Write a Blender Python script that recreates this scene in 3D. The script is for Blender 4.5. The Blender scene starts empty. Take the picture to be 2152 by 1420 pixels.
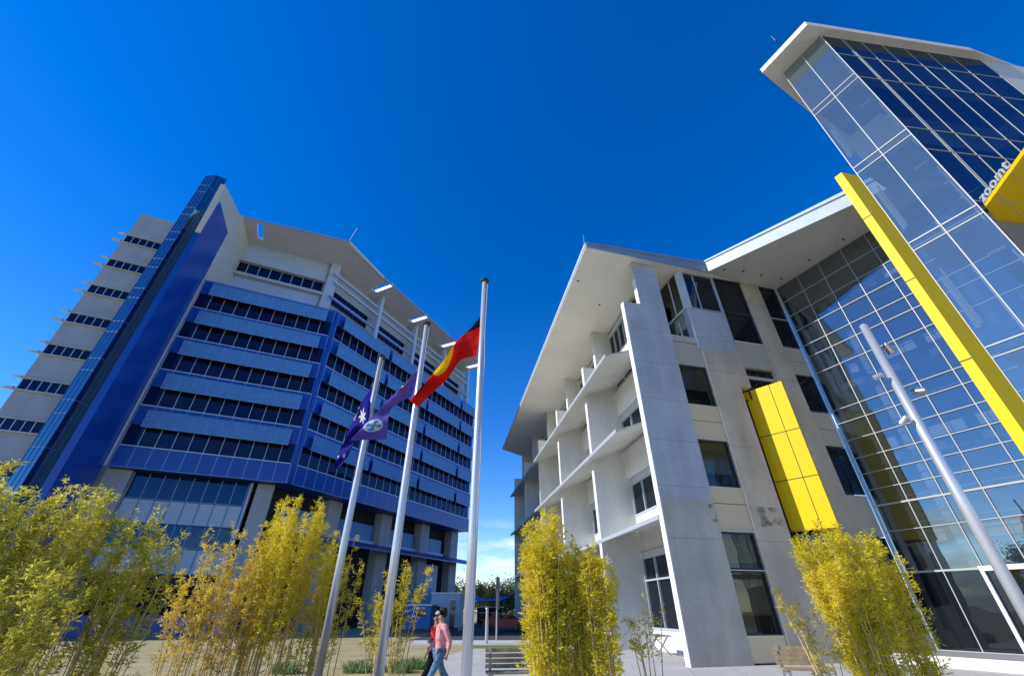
import bpy, bmesh, math, random
from math import sin, cos, tan, radians, pi, atan2, hypot, sqrt
from mathutils import Vector, Matrix
random.seed(7)
degrees_ = math.degrees
scn = bpy.context.scene
COL = scn.collection

# ------------------------------------------------------------------ camera, sky, sun, exposure
F = 873.0; PIT = radians(33.25); CZ = 1.65; CX, CY = 1076.0, 710.0
cd = bpy.data.cameras.new("camera"); cam = bpy.data.objects.new("camera", cd); COL.objects.link(cam)
cd.sensor_width = 36.0; cd.lens = F / 2152 * 36.0; cd.clip_start = 0.05; cd.clip_end = 6000
cam.location = (0, 0, CZ); cam.rotation_euler = (radians(90) + PIT, 0, 0)
scn.camera = cam
SUN_AZ, SUN_EL = radians(-104.3), radians(33)
w = bpy.data.worlds.new("World"); scn.world = w; w.use_nodes = True
nt = w.node_tree; nt.nodes.clear()
wo = nt.nodes.new('ShaderNodeOutputWorld'); bg = nt.nodes.new('ShaderNodeBackground')
sky = nt.nodes.new('ShaderNodeTexSky'); sky.sky_type = 'NISHITA'; sky.sun_disc = False
sky.sun_elevation = SUN_EL; sky.sun_rotation = SUN_AZ
sky.air_density = 1.0; sky.dust_density = 0.02; sky.ozone_density = 4.0; sky.altitude = 100
hs = nt.nodes.new('ShaderNodeHueSaturation'); hs.inputs['Saturation'].default_value = 1.36
hs.inputs['Hue'].default_value = 0.515; hs.inputs['Value'].default_value = 1.16
nt.links.new(sky.outputs[0], hs.inputs['Color'])
# low cumulus bank near the horizon
tc = nt.nodes.new('ShaderNodeTexCoord'); sep = nt.nodes.new('ShaderNodeSeparateXYZ')
nt.links.new(tc.outputs['Generated'], sep.inputs[0])
mp = nt.nodes.new('ShaderNodeMapping'); mp.inputs['Scale'].default_value = (4, 4, 16)
nt.links.new(tc.outputs['Generated'], mp.inputs[0])
ns = nt.nodes.new('ShaderNodeTexNoise'); ns.inputs['Scale'].default_value = 2.2; ns.inputs['Detail'].default_value = 6
nt.links.new(mp.outputs[0], ns.inputs['Vector'])
r1 = nt.nodes.new('ShaderNodeValToRGB'); r1.color_ramp.elements[0].position = .43; r1.color_ramp.elements[1].position = .62
nt.links.new(ns.outputs[0], r1.inputs[0])
r2 = nt.nodes.new('ShaderNodeValToRGB')
r2.color_ramp.elements[0].position = 0.0; r2.color_ramp.elements[0].color = (1, 1, 1, 1)
r2.color_ramp.elements[1].position = 0.17; r2.color_ramp.elements[1].color = (0, 0, 0, 1)
e = r2.color_ramp.elements.new(0.12); e.color = (.9, .9, .9, 1)
nt.links.new(sep.outputs[2], r2.inputs[0])
mm = nt.nodes.new('ShaderNodeMath'); mm.operation = 'MULTIPLY'
nt.links.new(r1.outputs[0], mm.inputs[0]); nt.links.new(r2.outputs[0], mm.inputs[1])
mx = nt.nodes.new('ShaderNodeMix'); mx.data_type = 'RGBA'
nt.links.new(mm.outputs[0], mx.inputs[0]); nt.links.new(hs.outputs[0], mx.inputs[6]); mx.inputs[7].default_value = (5.2, 5.9, 6.6, 1)
nt.links.new(mx.outputs[2], bg.inputs[0]); bg.inputs[1].default_value = 0.15
nt.links.new(bg.outputs[0], wo.inputs[0])
sd = bpy.data.lights.new("sun", 'SUN'); sd.energy = 4.2; sd.angle = radians(0.5); sd.color = (1, .95, .86)
so = bpy.data.objects.new("sun", sd); COL.objects.link(so)
tosun = Vector((sin(SUN_AZ) * cos(SUN_EL), cos(SUN_AZ) * cos(SUN_EL), sin(SUN_EL)))
so.rotation_euler = tosun.to_track_quat('Z', 'Y').to_euler()
scn.view_settings.view_transform = 'Standard'; scn.view_settings.look = 'None'
scn.view_settings.exposure = 0.35; scn.view_settings.gamma = 1.0
scn.cycles.max_bounces = 6; scn.cycles.transparent_max_bounces = 24
scn.cycles.sample_clamp_indirect = 6

# ------------------------------------------------------------------ measuring helpers
def ray(x, y):
    a = (x - CX) / F; b = -(y - CY) / F
    return Vector((a, cos(PIT) - b * sin(PIT), sin(PIT) + b * cos(PIT)))
def dv(az): return Vector((sin(radians(az)), cos(radians(az)), 0))
def atz(x, y, z):
    r = ray(x, y); return Vector((0, 0, CZ)) + r * ((z - CZ) / r.z)
def atY(x, y, Y):
    r = ray(x, y); return Vector((0, 0, CZ)) + r * (Y / r.y)
def hit(x, y, p, az):
    d = dv(az); n = Vector((d.y, -d.x, 0)); r = ray(x, y)
    t = (n.x * p[0] + n.y * p[1]) / (n.x * r.x + n.y * r.y)
    return Vector((0, 0, CZ)) + r * t
class Frame:
    """u along az, w along az2 (inward), z up"""
    def __init__(s, p, az, az2=None):
        s.p = Vector((p[0], p[1], 0)); s.az = az; s.U = dv(az); s.W = dv(az - 90 if az2 is None else az2)
    def __call__(s, u, w, z): return s.p + s.U * u + s.W * w + Vector((0, 0, z))
    def uz(s, x, y, w=0):
        q = hit(x, y, s.p + s.W * w, s.az); return ((q - s.p - s.W * w).dot(s.U), q.z)

# ------------------------------------------------------------------ materials
def mat(name, col, rough=.6, metal=0, spec=.5, noise=0, nscale=3.0, bump=0, col2=None, stretch=(1, 1, 1), trans=0, detail=6):
    m = bpy.data.materials.new(name); m.use_nodes = True; t = m.node_tree; b = t.nodes['Principled BSDF']
    b.inputs['Roughness'].default_value = rough; b.inputs['Metallic'].default_value = metal
    b.inputs['Specular IOR Level'].default_value = spec
    c = (*col, 1)
    b.inputs['Base Color'].default_value = c
    if noise or col2 or bump:
        tc = t.nodes.new('ShaderNodeTexCoord'); mp = t.nodes.new('ShaderNodeMapping'); mp.inputs['Scale'].default_value = stretch
        n = t.nodes.new('ShaderNodeTexNoise'); n.inputs['Scale'].default_value = nscale; n.inputs['Detail'].default_value = detail; n.inputs['Roughness'].default_value = .62
        t.links.new(tc.outputs['Object'], mp.inputs[0]); t.links.new(mp.outputs[0], n.inputs['Vector'])
        r = t.nodes.new('ShaderNodeValToRGB'); r.color_ramp.elements[0].position = .3; r.color_ramp.elements[1].position = .7
        k = noise
        r.color_ramp.elements[0].color = (*[x * (1 - k) for x in col], 1)
        r.color_ramp.elements[1].color = (*(col2 if col2 else [min(1, x * (1 + k)) for x in col]), 1)
        t.links.new(n.outputs[0], r.inputs[0]); t.links.new(r.outputs[0], b.inputs['Base Color'])
        if bump:
            bp = t.nodes.new('ShaderNodeBump'); bp.inputs['Strength'].default_value = bump; bp.inputs['Distance'].default_value = .02
            n2 = t.nodes.new('ShaderNodeTexNoise'); n2.inputs['Scale'].default_value = nscale * 6; n2.inputs['Detail'].default_value = 4
            t.links.new(mp.outputs[0], n2.inputs['Vector'])
            t.links.new(n2.outputs[0], bp.inputs['Height']); t.links.new(bp.outputs[0], b.inputs['Normal'])
    return m
def add_grid(m, sx, sy, dark=.82, wd=.012, rot=0.0):
    t = m.node_tree; N = t.nodes.new; L = t.links.new; b = t.nodes['Principled BSDF']; src = b.inputs['Base Color'].links[0].from_socket
    tc = N('ShaderNodeTexCoord'); mp = N('ShaderNodeMapping'); mp.inputs['Rotation'].default_value = (0, 0, rot); L(tc.outputs['Object'], mp.inputs[0])
    sp = N('ShaderNodeSeparateXYZ'); L(mp.outputs[0], sp.inputs[0]); last = None
    for i, p in ((0, sx), (1, sy)):
        pp = N('ShaderNodeMath'); pp.operation = 'PINGPONG'; pp.inputs[1].default_value = p / 2; L(sp.outputs[i], pp.inputs[0])
        g = N('ShaderNodeMath'); g.operation = 'GREATER_THAN'; g.inputs[1].default_value = wd; L(pp.outputs[0], g.inputs[0])
        if last is None: last = g
        else:
            mn = N('ShaderNodeMath'); mn.operation = 'MINIMUM'; L(last.outputs[0], mn.inputs[0]); L(g.outputs[0], mn.inputs[1]); last = mn
    ma = N('ShaderNodeMath'); ma.operation = 'MULTIPLY_ADD'; ma.inputs[1].default_value = 1 - dark; ma.inputs[2].default_value = dark; L(last.outputs[0], ma.inputs[0])
    mx = N('ShaderNodeMix'); mx.data_type = 'RGBA'; mx.blend_type = 'MULTIPLY'; mx.inputs[0].default_value = 1; L(src, mx.inputs[6]); L(ma.outputs[0], mx.inputs[7]); L(mx.outputs[2], b.inputs['Base Color'])
def concrete(name, col, col2, stain=.35, seam=None):
    """board of cast concrete: broad blotches, streaks running down, fine grain and pour joints"""
    m = bpy.data.materials.new(name); m.use_nodes = True; t = m.node_tree; b = t.nodes['Principled BSDF']; N = t.nodes.new; L = t.links.new
    b.inputs['Roughness'].default_value = .8; b.inputs['Specular IOR Level'].default_value = .3
    tc = N('ShaderNodeTexCoord')
    def noi(sc, scale, det=6):
        mp = N('ShaderNodeMapping'); mp.inputs['Scale'].default_value = sc; L(tc.outputs['Object'], mp.inputs[0])
        n = N('ShaderNodeTexNoise'); n.inputs['Scale'].default_value = scale; n.inputs['Detail'].default_value = det; n.inputs['Roughness'].default_value = .6
        L(mp.outputs[0], n.inputs['Vector']); return n
    a = noi((1, 1, 1), .55); s = noi((1.1, 1.1, .3), .9, 9); g = noi((1, 1, 1), 14, 3)
    r = N('ShaderNodeValToRGB'); r.color_ramp.elements[0].position = .32; r.color_ramp.elements[1].position = .68
    r.color_ramp.elements[0].color = (*col, 1); r.color_ramp.elements[1].color = (*col2, 1); L(a.outputs[0], r.inputs[0])
    rs = N('ShaderNodeValToRGB'); rs.color_ramp.elements[0].position = .3; rs.color_ramp.elements[1].position = .62
    rs.color_ramp.elements[0].color = (1 - stain, 1 - stain, 1 - stain * .9, 1); rs.color_ramp.elements[1].color = (1, 1, 1, 1); L(s.outputs[0], rs.inputs[0])
    rg = N('ShaderNodeValToRGB'); rg.color_ramp.elements[0].position = .3; rg.color_ramp.elements[1].position = .7
    rg.color_ramp.elements[0].color = (.86, .86, .86, 1); L(g.outputs[0], rg.inputs[0])
    m1 = N('ShaderNodeMix'); m1.data_type = 'RGBA'; m1.blend_type = 'MULTIPLY'; m1.inputs[0].default_value = 1; L(r.outputs[0], m1.inputs[6]); L(rs.outputs[0], m1.inputs[7])
    m2 = N('ShaderNodeMix'); m2.data_type = 'RGBA'; m2.blend_type = 'MULTIPLY'; m2.inputs[0].default_value = 1; L(m1.outputs[2], m2.inputs[6]); L(rg.outputs[0], m2.inputs[7])
    out = m2.outputs[2]
    if seam:
        sp = N('ShaderNodeSeparateXYZ'); L(tc.outputs['Object'], sp.inputs[0])
        md = N('ShaderNodeMath'); md.operation = 'PINGPONG'; md.inputs[1].default_value = seam / 2; L(sp.outputs[2], md.inputs[0])
        ls = N('ShaderNodeMath'); ls.operation = 'GREATER_THAN'; ls.inputs[1].default_value = .018; L(md.outputs[0], ls.inputs[0])
        ma = N('ShaderNodeMath'); ma.operation = 'MULTIPLY_ADD'; ma.inputs[1].default_value = .28; ma.inputs[2].default_value = .72; L(ls.outputs[0], ma.inputs[0])
        m3 = N('ShaderNodeMix'); m3.data_type = 'RGBA'; m3.blend_type = 'MULTIPLY'; m3.inputs[0].default_value = 1
        L(out, m3.inputs[6]); L(ma.outputs[0], m3.inputs[7]); out = m3.outputs[2]
    L(out, b.inputs['Base Color'])
    bp = N('ShaderNodeBump'); bp.inputs['Strength'].default_value = .25; bp.inputs['Distance'].default_value = .01; L(g.outputs[0], bp.inputs['Height']); L(bp.outputs[0], b.inputs['Normal'])
    return m
def glass(name, body, tint, fac, see=0.0, seecol=(.3, .4, .5), wav=.02):
    """coated architectural glass: mirror coat over a dark or partly clear body"""
    m = bpy.data.materials.new(name); m.use_nodes = True; t = m.node_tree; t.nodes.clear(); N = t.nodes.new; L = t.links.new
    o = N('ShaderNodeOutputMaterial'); g = N('ShaderNodeBsdfGlossy'); g.inputs['Color'].default_value = (*tint, 1); g.inputs['Roughness'].default_value = .015
    d = N('ShaderNodeBsdfDiffuse'); d.inputs['Color'].default_value = (*body, 1)
    base = d.outputs[0]
    if see:
        tr = N('ShaderNodeBsdfTransparent'); tr.inputs[0].default_value = (*seecol, 1); ms = N('ShaderNodeMixShader'); ms.inputs[0].default_value = see
        L(d.outputs[0], ms.inputs[1]); L(tr.outputs[0], ms.inputs[2]); base = ms.outputs[0]
    fr = N('ShaderNodeFresnel'); fr.inputs[0].default_value = 1.5
    ad = N('ShaderNodeMath'); ad.operation = 'MULTIPLY_ADD'; ad.inputs[1].default_value = 1 - fac; ad.inputs[2].default_value = fac; ad.use_clamp = True
    L(fr.outputs[0], ad.inputs[0]); mx = N('ShaderNodeMixShader'); L(ad.outputs[0], mx.inputs[0]); L(base, mx.inputs[1]); L(g.outputs[0], mx.inputs[2])
    if wav:
        tc = N('ShaderNodeTexCoord'); n = N('ShaderNodeTexNoise'); n.inputs['Scale'].default_value = .9; n.inputs['Detail'].default_value = 1; L(tc.outputs['Object'], n.inputs['Vector'])
        b = N('ShaderNodeBump'); b.inputs['Strength'].default_value = wav; b.inputs['Distance'].default_value = .3; L(n.outputs[0], b.inputs['Height']); L(b.outputs[0], g.inputs['Normal'])
    L(mx.outputs[0], o.inputs[0]); return m

M = {}
M['conc_pale'] = concrete('pale concrete', (.48, .505, .54), (.62, .63, .64), .18, 2.05)
M['conc_grey'] = concrete('grey concrete', (.55, .50, .40), (.68, .62, .51), .22, 4.1)
M['conc_warm'] = concrete('warm concrete', (.60, .51, .38), (.74, .64, .49), .22, 4.1)
M['conc_fin'] = concrete('fin concrete', (.66, .66, .62), (.74, .73, .68), .14)
M['conc_edge'] = mat('white concrete edge', (.74, .73, .70), .7, noise=.06, nscale=4)
M['beige'] = mat('beige cladding', (.74, .59, .37), .6, noise=.05, nscale=1.5)
M['bluejoint_dim'] = mat('dim blue joint', (.10, .20, .36), .5)
M['greyclad'] = mat('grey cladding', (.52, .46, .37), .6, noise=.05, nscale=1.5)
M['stain'] = mat('rusty stain', (.25, .20, .14), .9, noise=.2, nscale=4)
def see_gaps(m, sc, lo, hi):
    t = m.node_tree; N = t.nodes.new; b = t.nodes['Principled BSDF']; tc = N('ShaderNodeTexCoord'); n = N('ShaderNodeTexNoise'); n.inputs['Scale'].default_value = sc; n.inputs['Detail'].default_value = 5
    r_ = N('ShaderNodeValToRGB'); r_.color_ramp.elements[0].position = lo; r_.color_ramp.elements[1].position = hi
    t.links.new(tc.outputs['Object'], n.inputs['Vector']); t.links.new(n.outputs[0], r_.inputs[0]); t.links.new(r_.outputs[0], b.inputs['Alpha'])
see_gaps(M['stain'], 2.2, .46, .70)
M['white'] = mat('white painted metal', (.75, .76, .76), .45, noise=.03)
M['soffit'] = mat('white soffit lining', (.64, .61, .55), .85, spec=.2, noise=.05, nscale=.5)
M['soffit_bounce'] = mat('bounce-lit soffit lining', (.80, .78, .72), .85, spec=.2, noise=.05, nscale=.5)  # lighter copy of soffit: bounce from the sunlit paving put into the colour
add_grid(M['soffit'], 2.4, 3.6, .80, .014, radians(20)); add_grid(M['soffit_bounce'], 2.4, 4.8, .86, .010, radians(-9))
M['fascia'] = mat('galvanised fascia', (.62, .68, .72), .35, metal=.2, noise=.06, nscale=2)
M['fascia_shade'] = mat('shaded fascia', (.30, .38, .46), .4, metal=.3, noise=.08, nscale=2)  # darker copy of fascia: shade put into the colour of unlit edges
M['yellow'] = mat('yellow composite panel', (.80, .52, .0), .5, spec=.2, noise=.03, nscale=.7)
add_grid(M['pave_'], 1, 1) if False else None
M['joint'] = mat('dark panel joint', (.03, .03, .025), .8)
M['frame'] = mat('silver window frame', (.55, .60, .64), .4, metal=.3)
M['frame_dk'] = mat('dark window frame', (.05, .055, .06), .5)
M['frame_lt'] = mat('pale aluminium mullion', (.42, .42, .40), .45)
M['glass_dk'] = glass('dark window glass', (.010, .012, .016), (.50, .54, .62), .05, 0)
M['glass_lb'] = glass('navy ribbon glass', (.006, .010, .024), (.20, .25, .42), .06, .5, (.5, .55, .65))
M['blind'] = mat('grey window blind', (.16, .19, .22), .8)
M['blind_w'] = mat('olive roller blind', (.33, .30, .22), .8)
M['glass_bz'] = glass('bronze window glass', (.03, .028, .02), (.60, .60, .56), .08, .8, (.75, .74, .68))
M['glass_cw'] = glass('curtain wall glass', (.05, .075, .10), (.54, .60, .62), .33, .58, (.62, .66, .70))
M['glass_tw'] = glass('tower glass', (.10, .14, .15), (.52, .68, .68), .28, .50, (.60, .66, .74))
M['glass_bl'] = glass('blue tinted glass', (.006, .030, .06), (.22, .52, .74), .30, .0)
M['glass_pd'] = glass('podium glass', (.005, .012, .03), (.12, .25, .45), .16, 0)
M['glass_nv'] = glass('navy glass', (.008, .016, .03), (.20, .27, .36), .42, .35, (.25, .35, .5))
M['glass_gn'] = glass('greenish balustrade glass', (.25, .36, .36), (.8, .95, .95), .12, .55, (.7, .9, .88))
M['bluep'] = mat('royal blue panel', (.004, .066, .36), .28, noise=.10, nscale=.5)
M['bluep_dk'] = mat('deep blue panel', (.004, .038, .24), .35, noise=.10, nscale=.3)
M['bluejoint'] = mat('pale blue joint', (.22, .36, .62), .5)
M['screen'] = mat('perforated blue screen', (.065, .23, .50), .5, noise=.10, nscale=1.2)
M['cream'] = mat('cream panel', (.56, .54, .47), .7, noise=.04, nscale=.4)
M['bwhite'] = mat('bluish white render', (.42, .52, .66), .7, noise=.05, nscale=.4)
M['wing'] = concrete('grey wing concrete', (.40, .42, .45), (.47, .49, .51), .12)
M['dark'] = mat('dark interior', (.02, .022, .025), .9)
M['interior'] = mat('office interior', (.30, .31, .32), .9, noise=.2, nscale=.6)
M['steel'] = mat('brushed aluminium pole', (.62, .62, .63), .32, metal=.55, noise=.06, nscale=2, stretch=(1, 1, .2))
M['pole_rm'] = M['steel']
M['bronze'] = mat('dark finial', (.06, .04, .03), .5, metal=.4)
M['rope'] = mat('halyard rope', (.55, .53, .48), .9)
M['timber'] = mat('weathered timber', (.34, .25, .14), .8, noise=.3, nscale=6)
M['galv'] = mat('galvanised steel', (.45, .47, .5), .4, metal=.6)
M['lamp'] = mat('floodlight housing', (.30, .27, .24), .4, metal=.5)
M['lens'] = mat('floodlight lens', (.02, .02, .02), .1)

# ------------------------------------------------------------------ mesh builder and naming
class MB:
    def __init__(s): s.v = []; s.f = []; s.m = []
    def add(s, vs, fs, mi=0):
        o = len(s.v); s.v += [tuple(v) for v in vs]; s.f += [tuple(i + o for i in f) for f in fs]; s.m += [mi] * len(fs)
    def hexa(s, c, mi=0):  # 4 bottom, 4 top
        s.add(c, [(3, 2, 1, 0), (4, 5, 6, 7), (0, 1, 5, 4), (1, 2, 6, 5), (2, 3, 7, 6), (3, 0, 4, 7)], mi)
    def box(s, fr, u0, u1, w0, w1, z0, z1, mi=0):
        s.hexa([fr(u0, w0, z0), fr(u1, w0, z0), fr(u1, w1, z0), fr(u0, w1, z0), fr(u0, w0, z1), fr(u1, w0, z1), fr(u1, w1, z1), fr(u0, w1, z1)], mi)
    def prism(s, base, top, mi=0):
        n = len(base); s.add(list(base) + list(top), [tuple(range(n))[::-1], tuple(range(n, 2 * n))] + [(i, (i + 1) % n, n + (i + 1) % n, n + i) for i in range(n)], mi)
    def sheet(s, fr, u0, u1, w, z0, z1, mi=0): s.add([fr(u0, w, z0), fr(u1, w, z0), fr(u1, w, z1), fr(u0, w, z1)], [(0, 1, 2, 3)], mi)
    def poly(s, pts, z0, z1, mi=0):
        s.prism([(p[0], p[1], z0) for p in pts], [(p[0], p[1], z1 if not isinstance(z1, (list, tuple)) else z1[i]) for i, p in enumerate(pts)], mi)
    def ext(s, fr, outline, w0, w1, mi=0):  # outline in (u,z)
        s.prism([fr(u, w0, z) for u, z in outline], [fr(u, w1, z) for u, z in outline], mi)
    def tube(s, pts, rad, n=8, mi=0, cap=True):
        pts = [Vector(p) for p in pts]; k = len(pts); rad = rad if isinstance(rad, (list, tuple)) else [rad] * k
        vs = []; ref = None
        for i, p in enumerate(pts):
            d = (pts[min(i + 1, k - 1)] - pts[max(i - 1, 0)]).normalized()
            if ref is None: ref = Vector((1, 0, 0)) if abs(d.x) < .8 else Vector((0, 1, 0))
            a = (ref - d * ref.dot(d)).normalized(); ref = a; b = d.cross(a)
            vs += [p + (a * cos(2 * pi * j / n) + b * sin(2 * pi * j / n)) * rad[i] for j in range(n)]
        fs = [(i * n + j, i * n + (j + 1) % n, (i + 1) * n + (j + 1) % n, (i + 1) * n + j) for i in range(k - 1) for j in range(n)]
        if cap: fs += [tuple(range(n))[::-1], tuple(range((k - 1) * n, k * n))]
        s.add(vs, fs, mi)
    def bar(s, a, b, r, mi=0): s.tube([a, b], r, 6, mi)
    def quadstrip(s, *a): pass
    def build(s, name, mats, parent=None, smooth=False, fixn=True):
        me = bpy.data.meshes.new(name)
        o0 = Vector((0, 0, 0))
        if parent is not None: o0 = WLOC[parent.name]
        me.from_pydata([(v[0] - o0.x, v[1] - o0.y, v[2] - o0.z) for v in s.v], [], s.f)
        if not isinstance(mats, (list, tuple)): mats = [mats]
        for m_ in mats: me.materials.append(m_)
        if len(mats) > 1: me.polygons.foreach_set('material_index', s.m)
        if smooth: me.polygons.foreach_set('use_smooth', [True] * len(me.polygons))
        me.update()
        if fixn and 1 < len(me.polygons) < 20000:
            bm = bmesh.new(); bm.from_mesh(me); bmesh.ops.recalc_face_normals(bm, faces=bm.faces); bm.to_mesh(me); bm.free()
        ob = bpy.data.objects.new(name, me); COL.objects.link(ob); ob.parent = parent
        WLOC[ob.name] = o0
        return ob
WLOC = {}
def tag(o, label=None, cat=None, group=None, kind=None):
    if label: o['label'] = label
    if cat: o['category'] = cat
    if group: o['group'] = group
    if kind: o['kind'] = kind
    return o
def thing(name, loc, label, cat, group=None):
    o = bpy.data.objects.new(name, None); COL.objects.link(o); o.location = loc; o.empty_display_size = .3
    WLOC[o.name] = Vector(loc); return tag(o, label, cat, group)
def copy_tree(o, parent=None):
    c = o.copy(); COL.objects.link(c); c.parent = parent
    for ch in [x for x in bpy.data.objects if x.parent == o]: copy_tree(ch, c)
    return c

# ------------------------------------------------------------------ ground
def sheet(name, pts, z, m, thick=0):
    b = MB()
    if thick: b.poly(pts, z - thick, z)
    else: b.add([(p[0], p[1], z) for p in pts], [tuple(range(len(pts)))])
    o = b.build(name, m); tag(o, kind='structure'); return o
M['lawn'] = mat('dry winter lawn', (.36, .30, .14), .95, noise=.22, nscale=.8, bump=.5, col2=(.48, .40, .20), detail=10)
M['pave'] = mat('pale concrete paving', (.46, .45, .43), .85, noise=.09, nscale=.6, bump=.15)
add_grid(M['pave'], 1.5, 1.5, .75, .02, radians(14))
M['pave_shade'] = mat('shaded grey paving', (.30, .30, .31), .85, noise=.09, nscale=.8)  # dark tone puts the shaded ground before the curtain wall into the colour
M['road'] = mat('asphalt', (.05, .052, .056), .9, noise=.2, nscale=2)
M['mulch'] = mat('garden mulch', (.11, .075, .045), .95, noise=.5, nscale=9, bump=.8)
M['verge'] = mat('green verge grass', (.13, .19, .03), .95, noise=.3, nscale=4)
sheet('ground', [(-1500, -1500), (1500, -1500), (1500, 1500), (-1500, 1500)], 0, M['lawn'])
sheet('forecourt_paving', [(-1.9, -6), (-1.9, 15.5), (-3.0, 21.5), (-2.3, 27), (3.0, 27.3), (1.6, 33.4), (1.6, 60), (60, 60), (60, -6)], .004, M['pave'])
sheet('verge', [(-2.2, 27.0), (2.6, 27.3), (2.5, 29.6), (-2.2, 29.2)], .008, M['verge'])
sheet('footpath', [(-6, 29.2), (2.5, 29.7), (2.5, 31.6), (-6, 31.2)], .008, M['pave'])
sheet('road', [(-9, 31.6), (6, 32.0), (-3, 75), (-60, 300), (60, 300), (1.5, 33.5), (-2, 31.9)], .006, M['road']) if False else sheet('road', [(-7.0, 34), (1.6, 34), (1.6, 120), (-3.5, 120)], .008, M['road'])
sheet('garden_bed', [(-7.5, 5), (-1.95, 5), (-1.95, 14.4), (-3.6, 15.6), (-8.5, 15.6)], .012, M['mulch'])
b = MB(); b.box(Frame((0, 0), 90), -4.0, 2.5, 0, .15, 0, .12)
kb = MB(); kb.box(Frame((-6, 31.35), 88.5), 0, 8.6, 0, .15, .001, .13); tag(kb.build('kerb', M['conc_edge']), kind='structure')

# ------------------------------------------------------------------ BLUE OFFICE BLOCK (left)
P = Vector((-22.29, 42.51, 0))
FL = Frame(P, 65.4); FR = Frame(P, 26.4)          # inward: az-24.6 and az-63.6
UL = -14.55; VR = 34.3
blk = thing('blue_office_block', (P.x, P.y, 0), 'tall blue glazed office block with pale screens and white overhanging roof, left of the flagpoles', 'building')
ZB = 12.25; ZT = 33.5; S0 = 14.2; ST = 3.9
def corner(off, z):  # outer offset corner of FL/FR planes (off>0 outward)
    # solve point with w=-off and o=-off
    a = P - FL.W * off; c = P - FR.W * off
    d = FL.U; e_ = FR.U; det = d.x * (-e_.y) + e_.x * d.y
    rx, ry = c.x - a.x, c.y - a.y
    t = (rx * (-e_.y) + e_.x * ry) / det
    q = a + d * t; return Vector((q.x, q.y, z))
def foot(off=0, back=16):
    c = corner(-off, 0); l = FL(UL, off, 0); r = FR(VR, off, 0)
    return [l, c, r, FR(VR, back, 0), FL(UL, back + 8, 0)]
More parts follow.
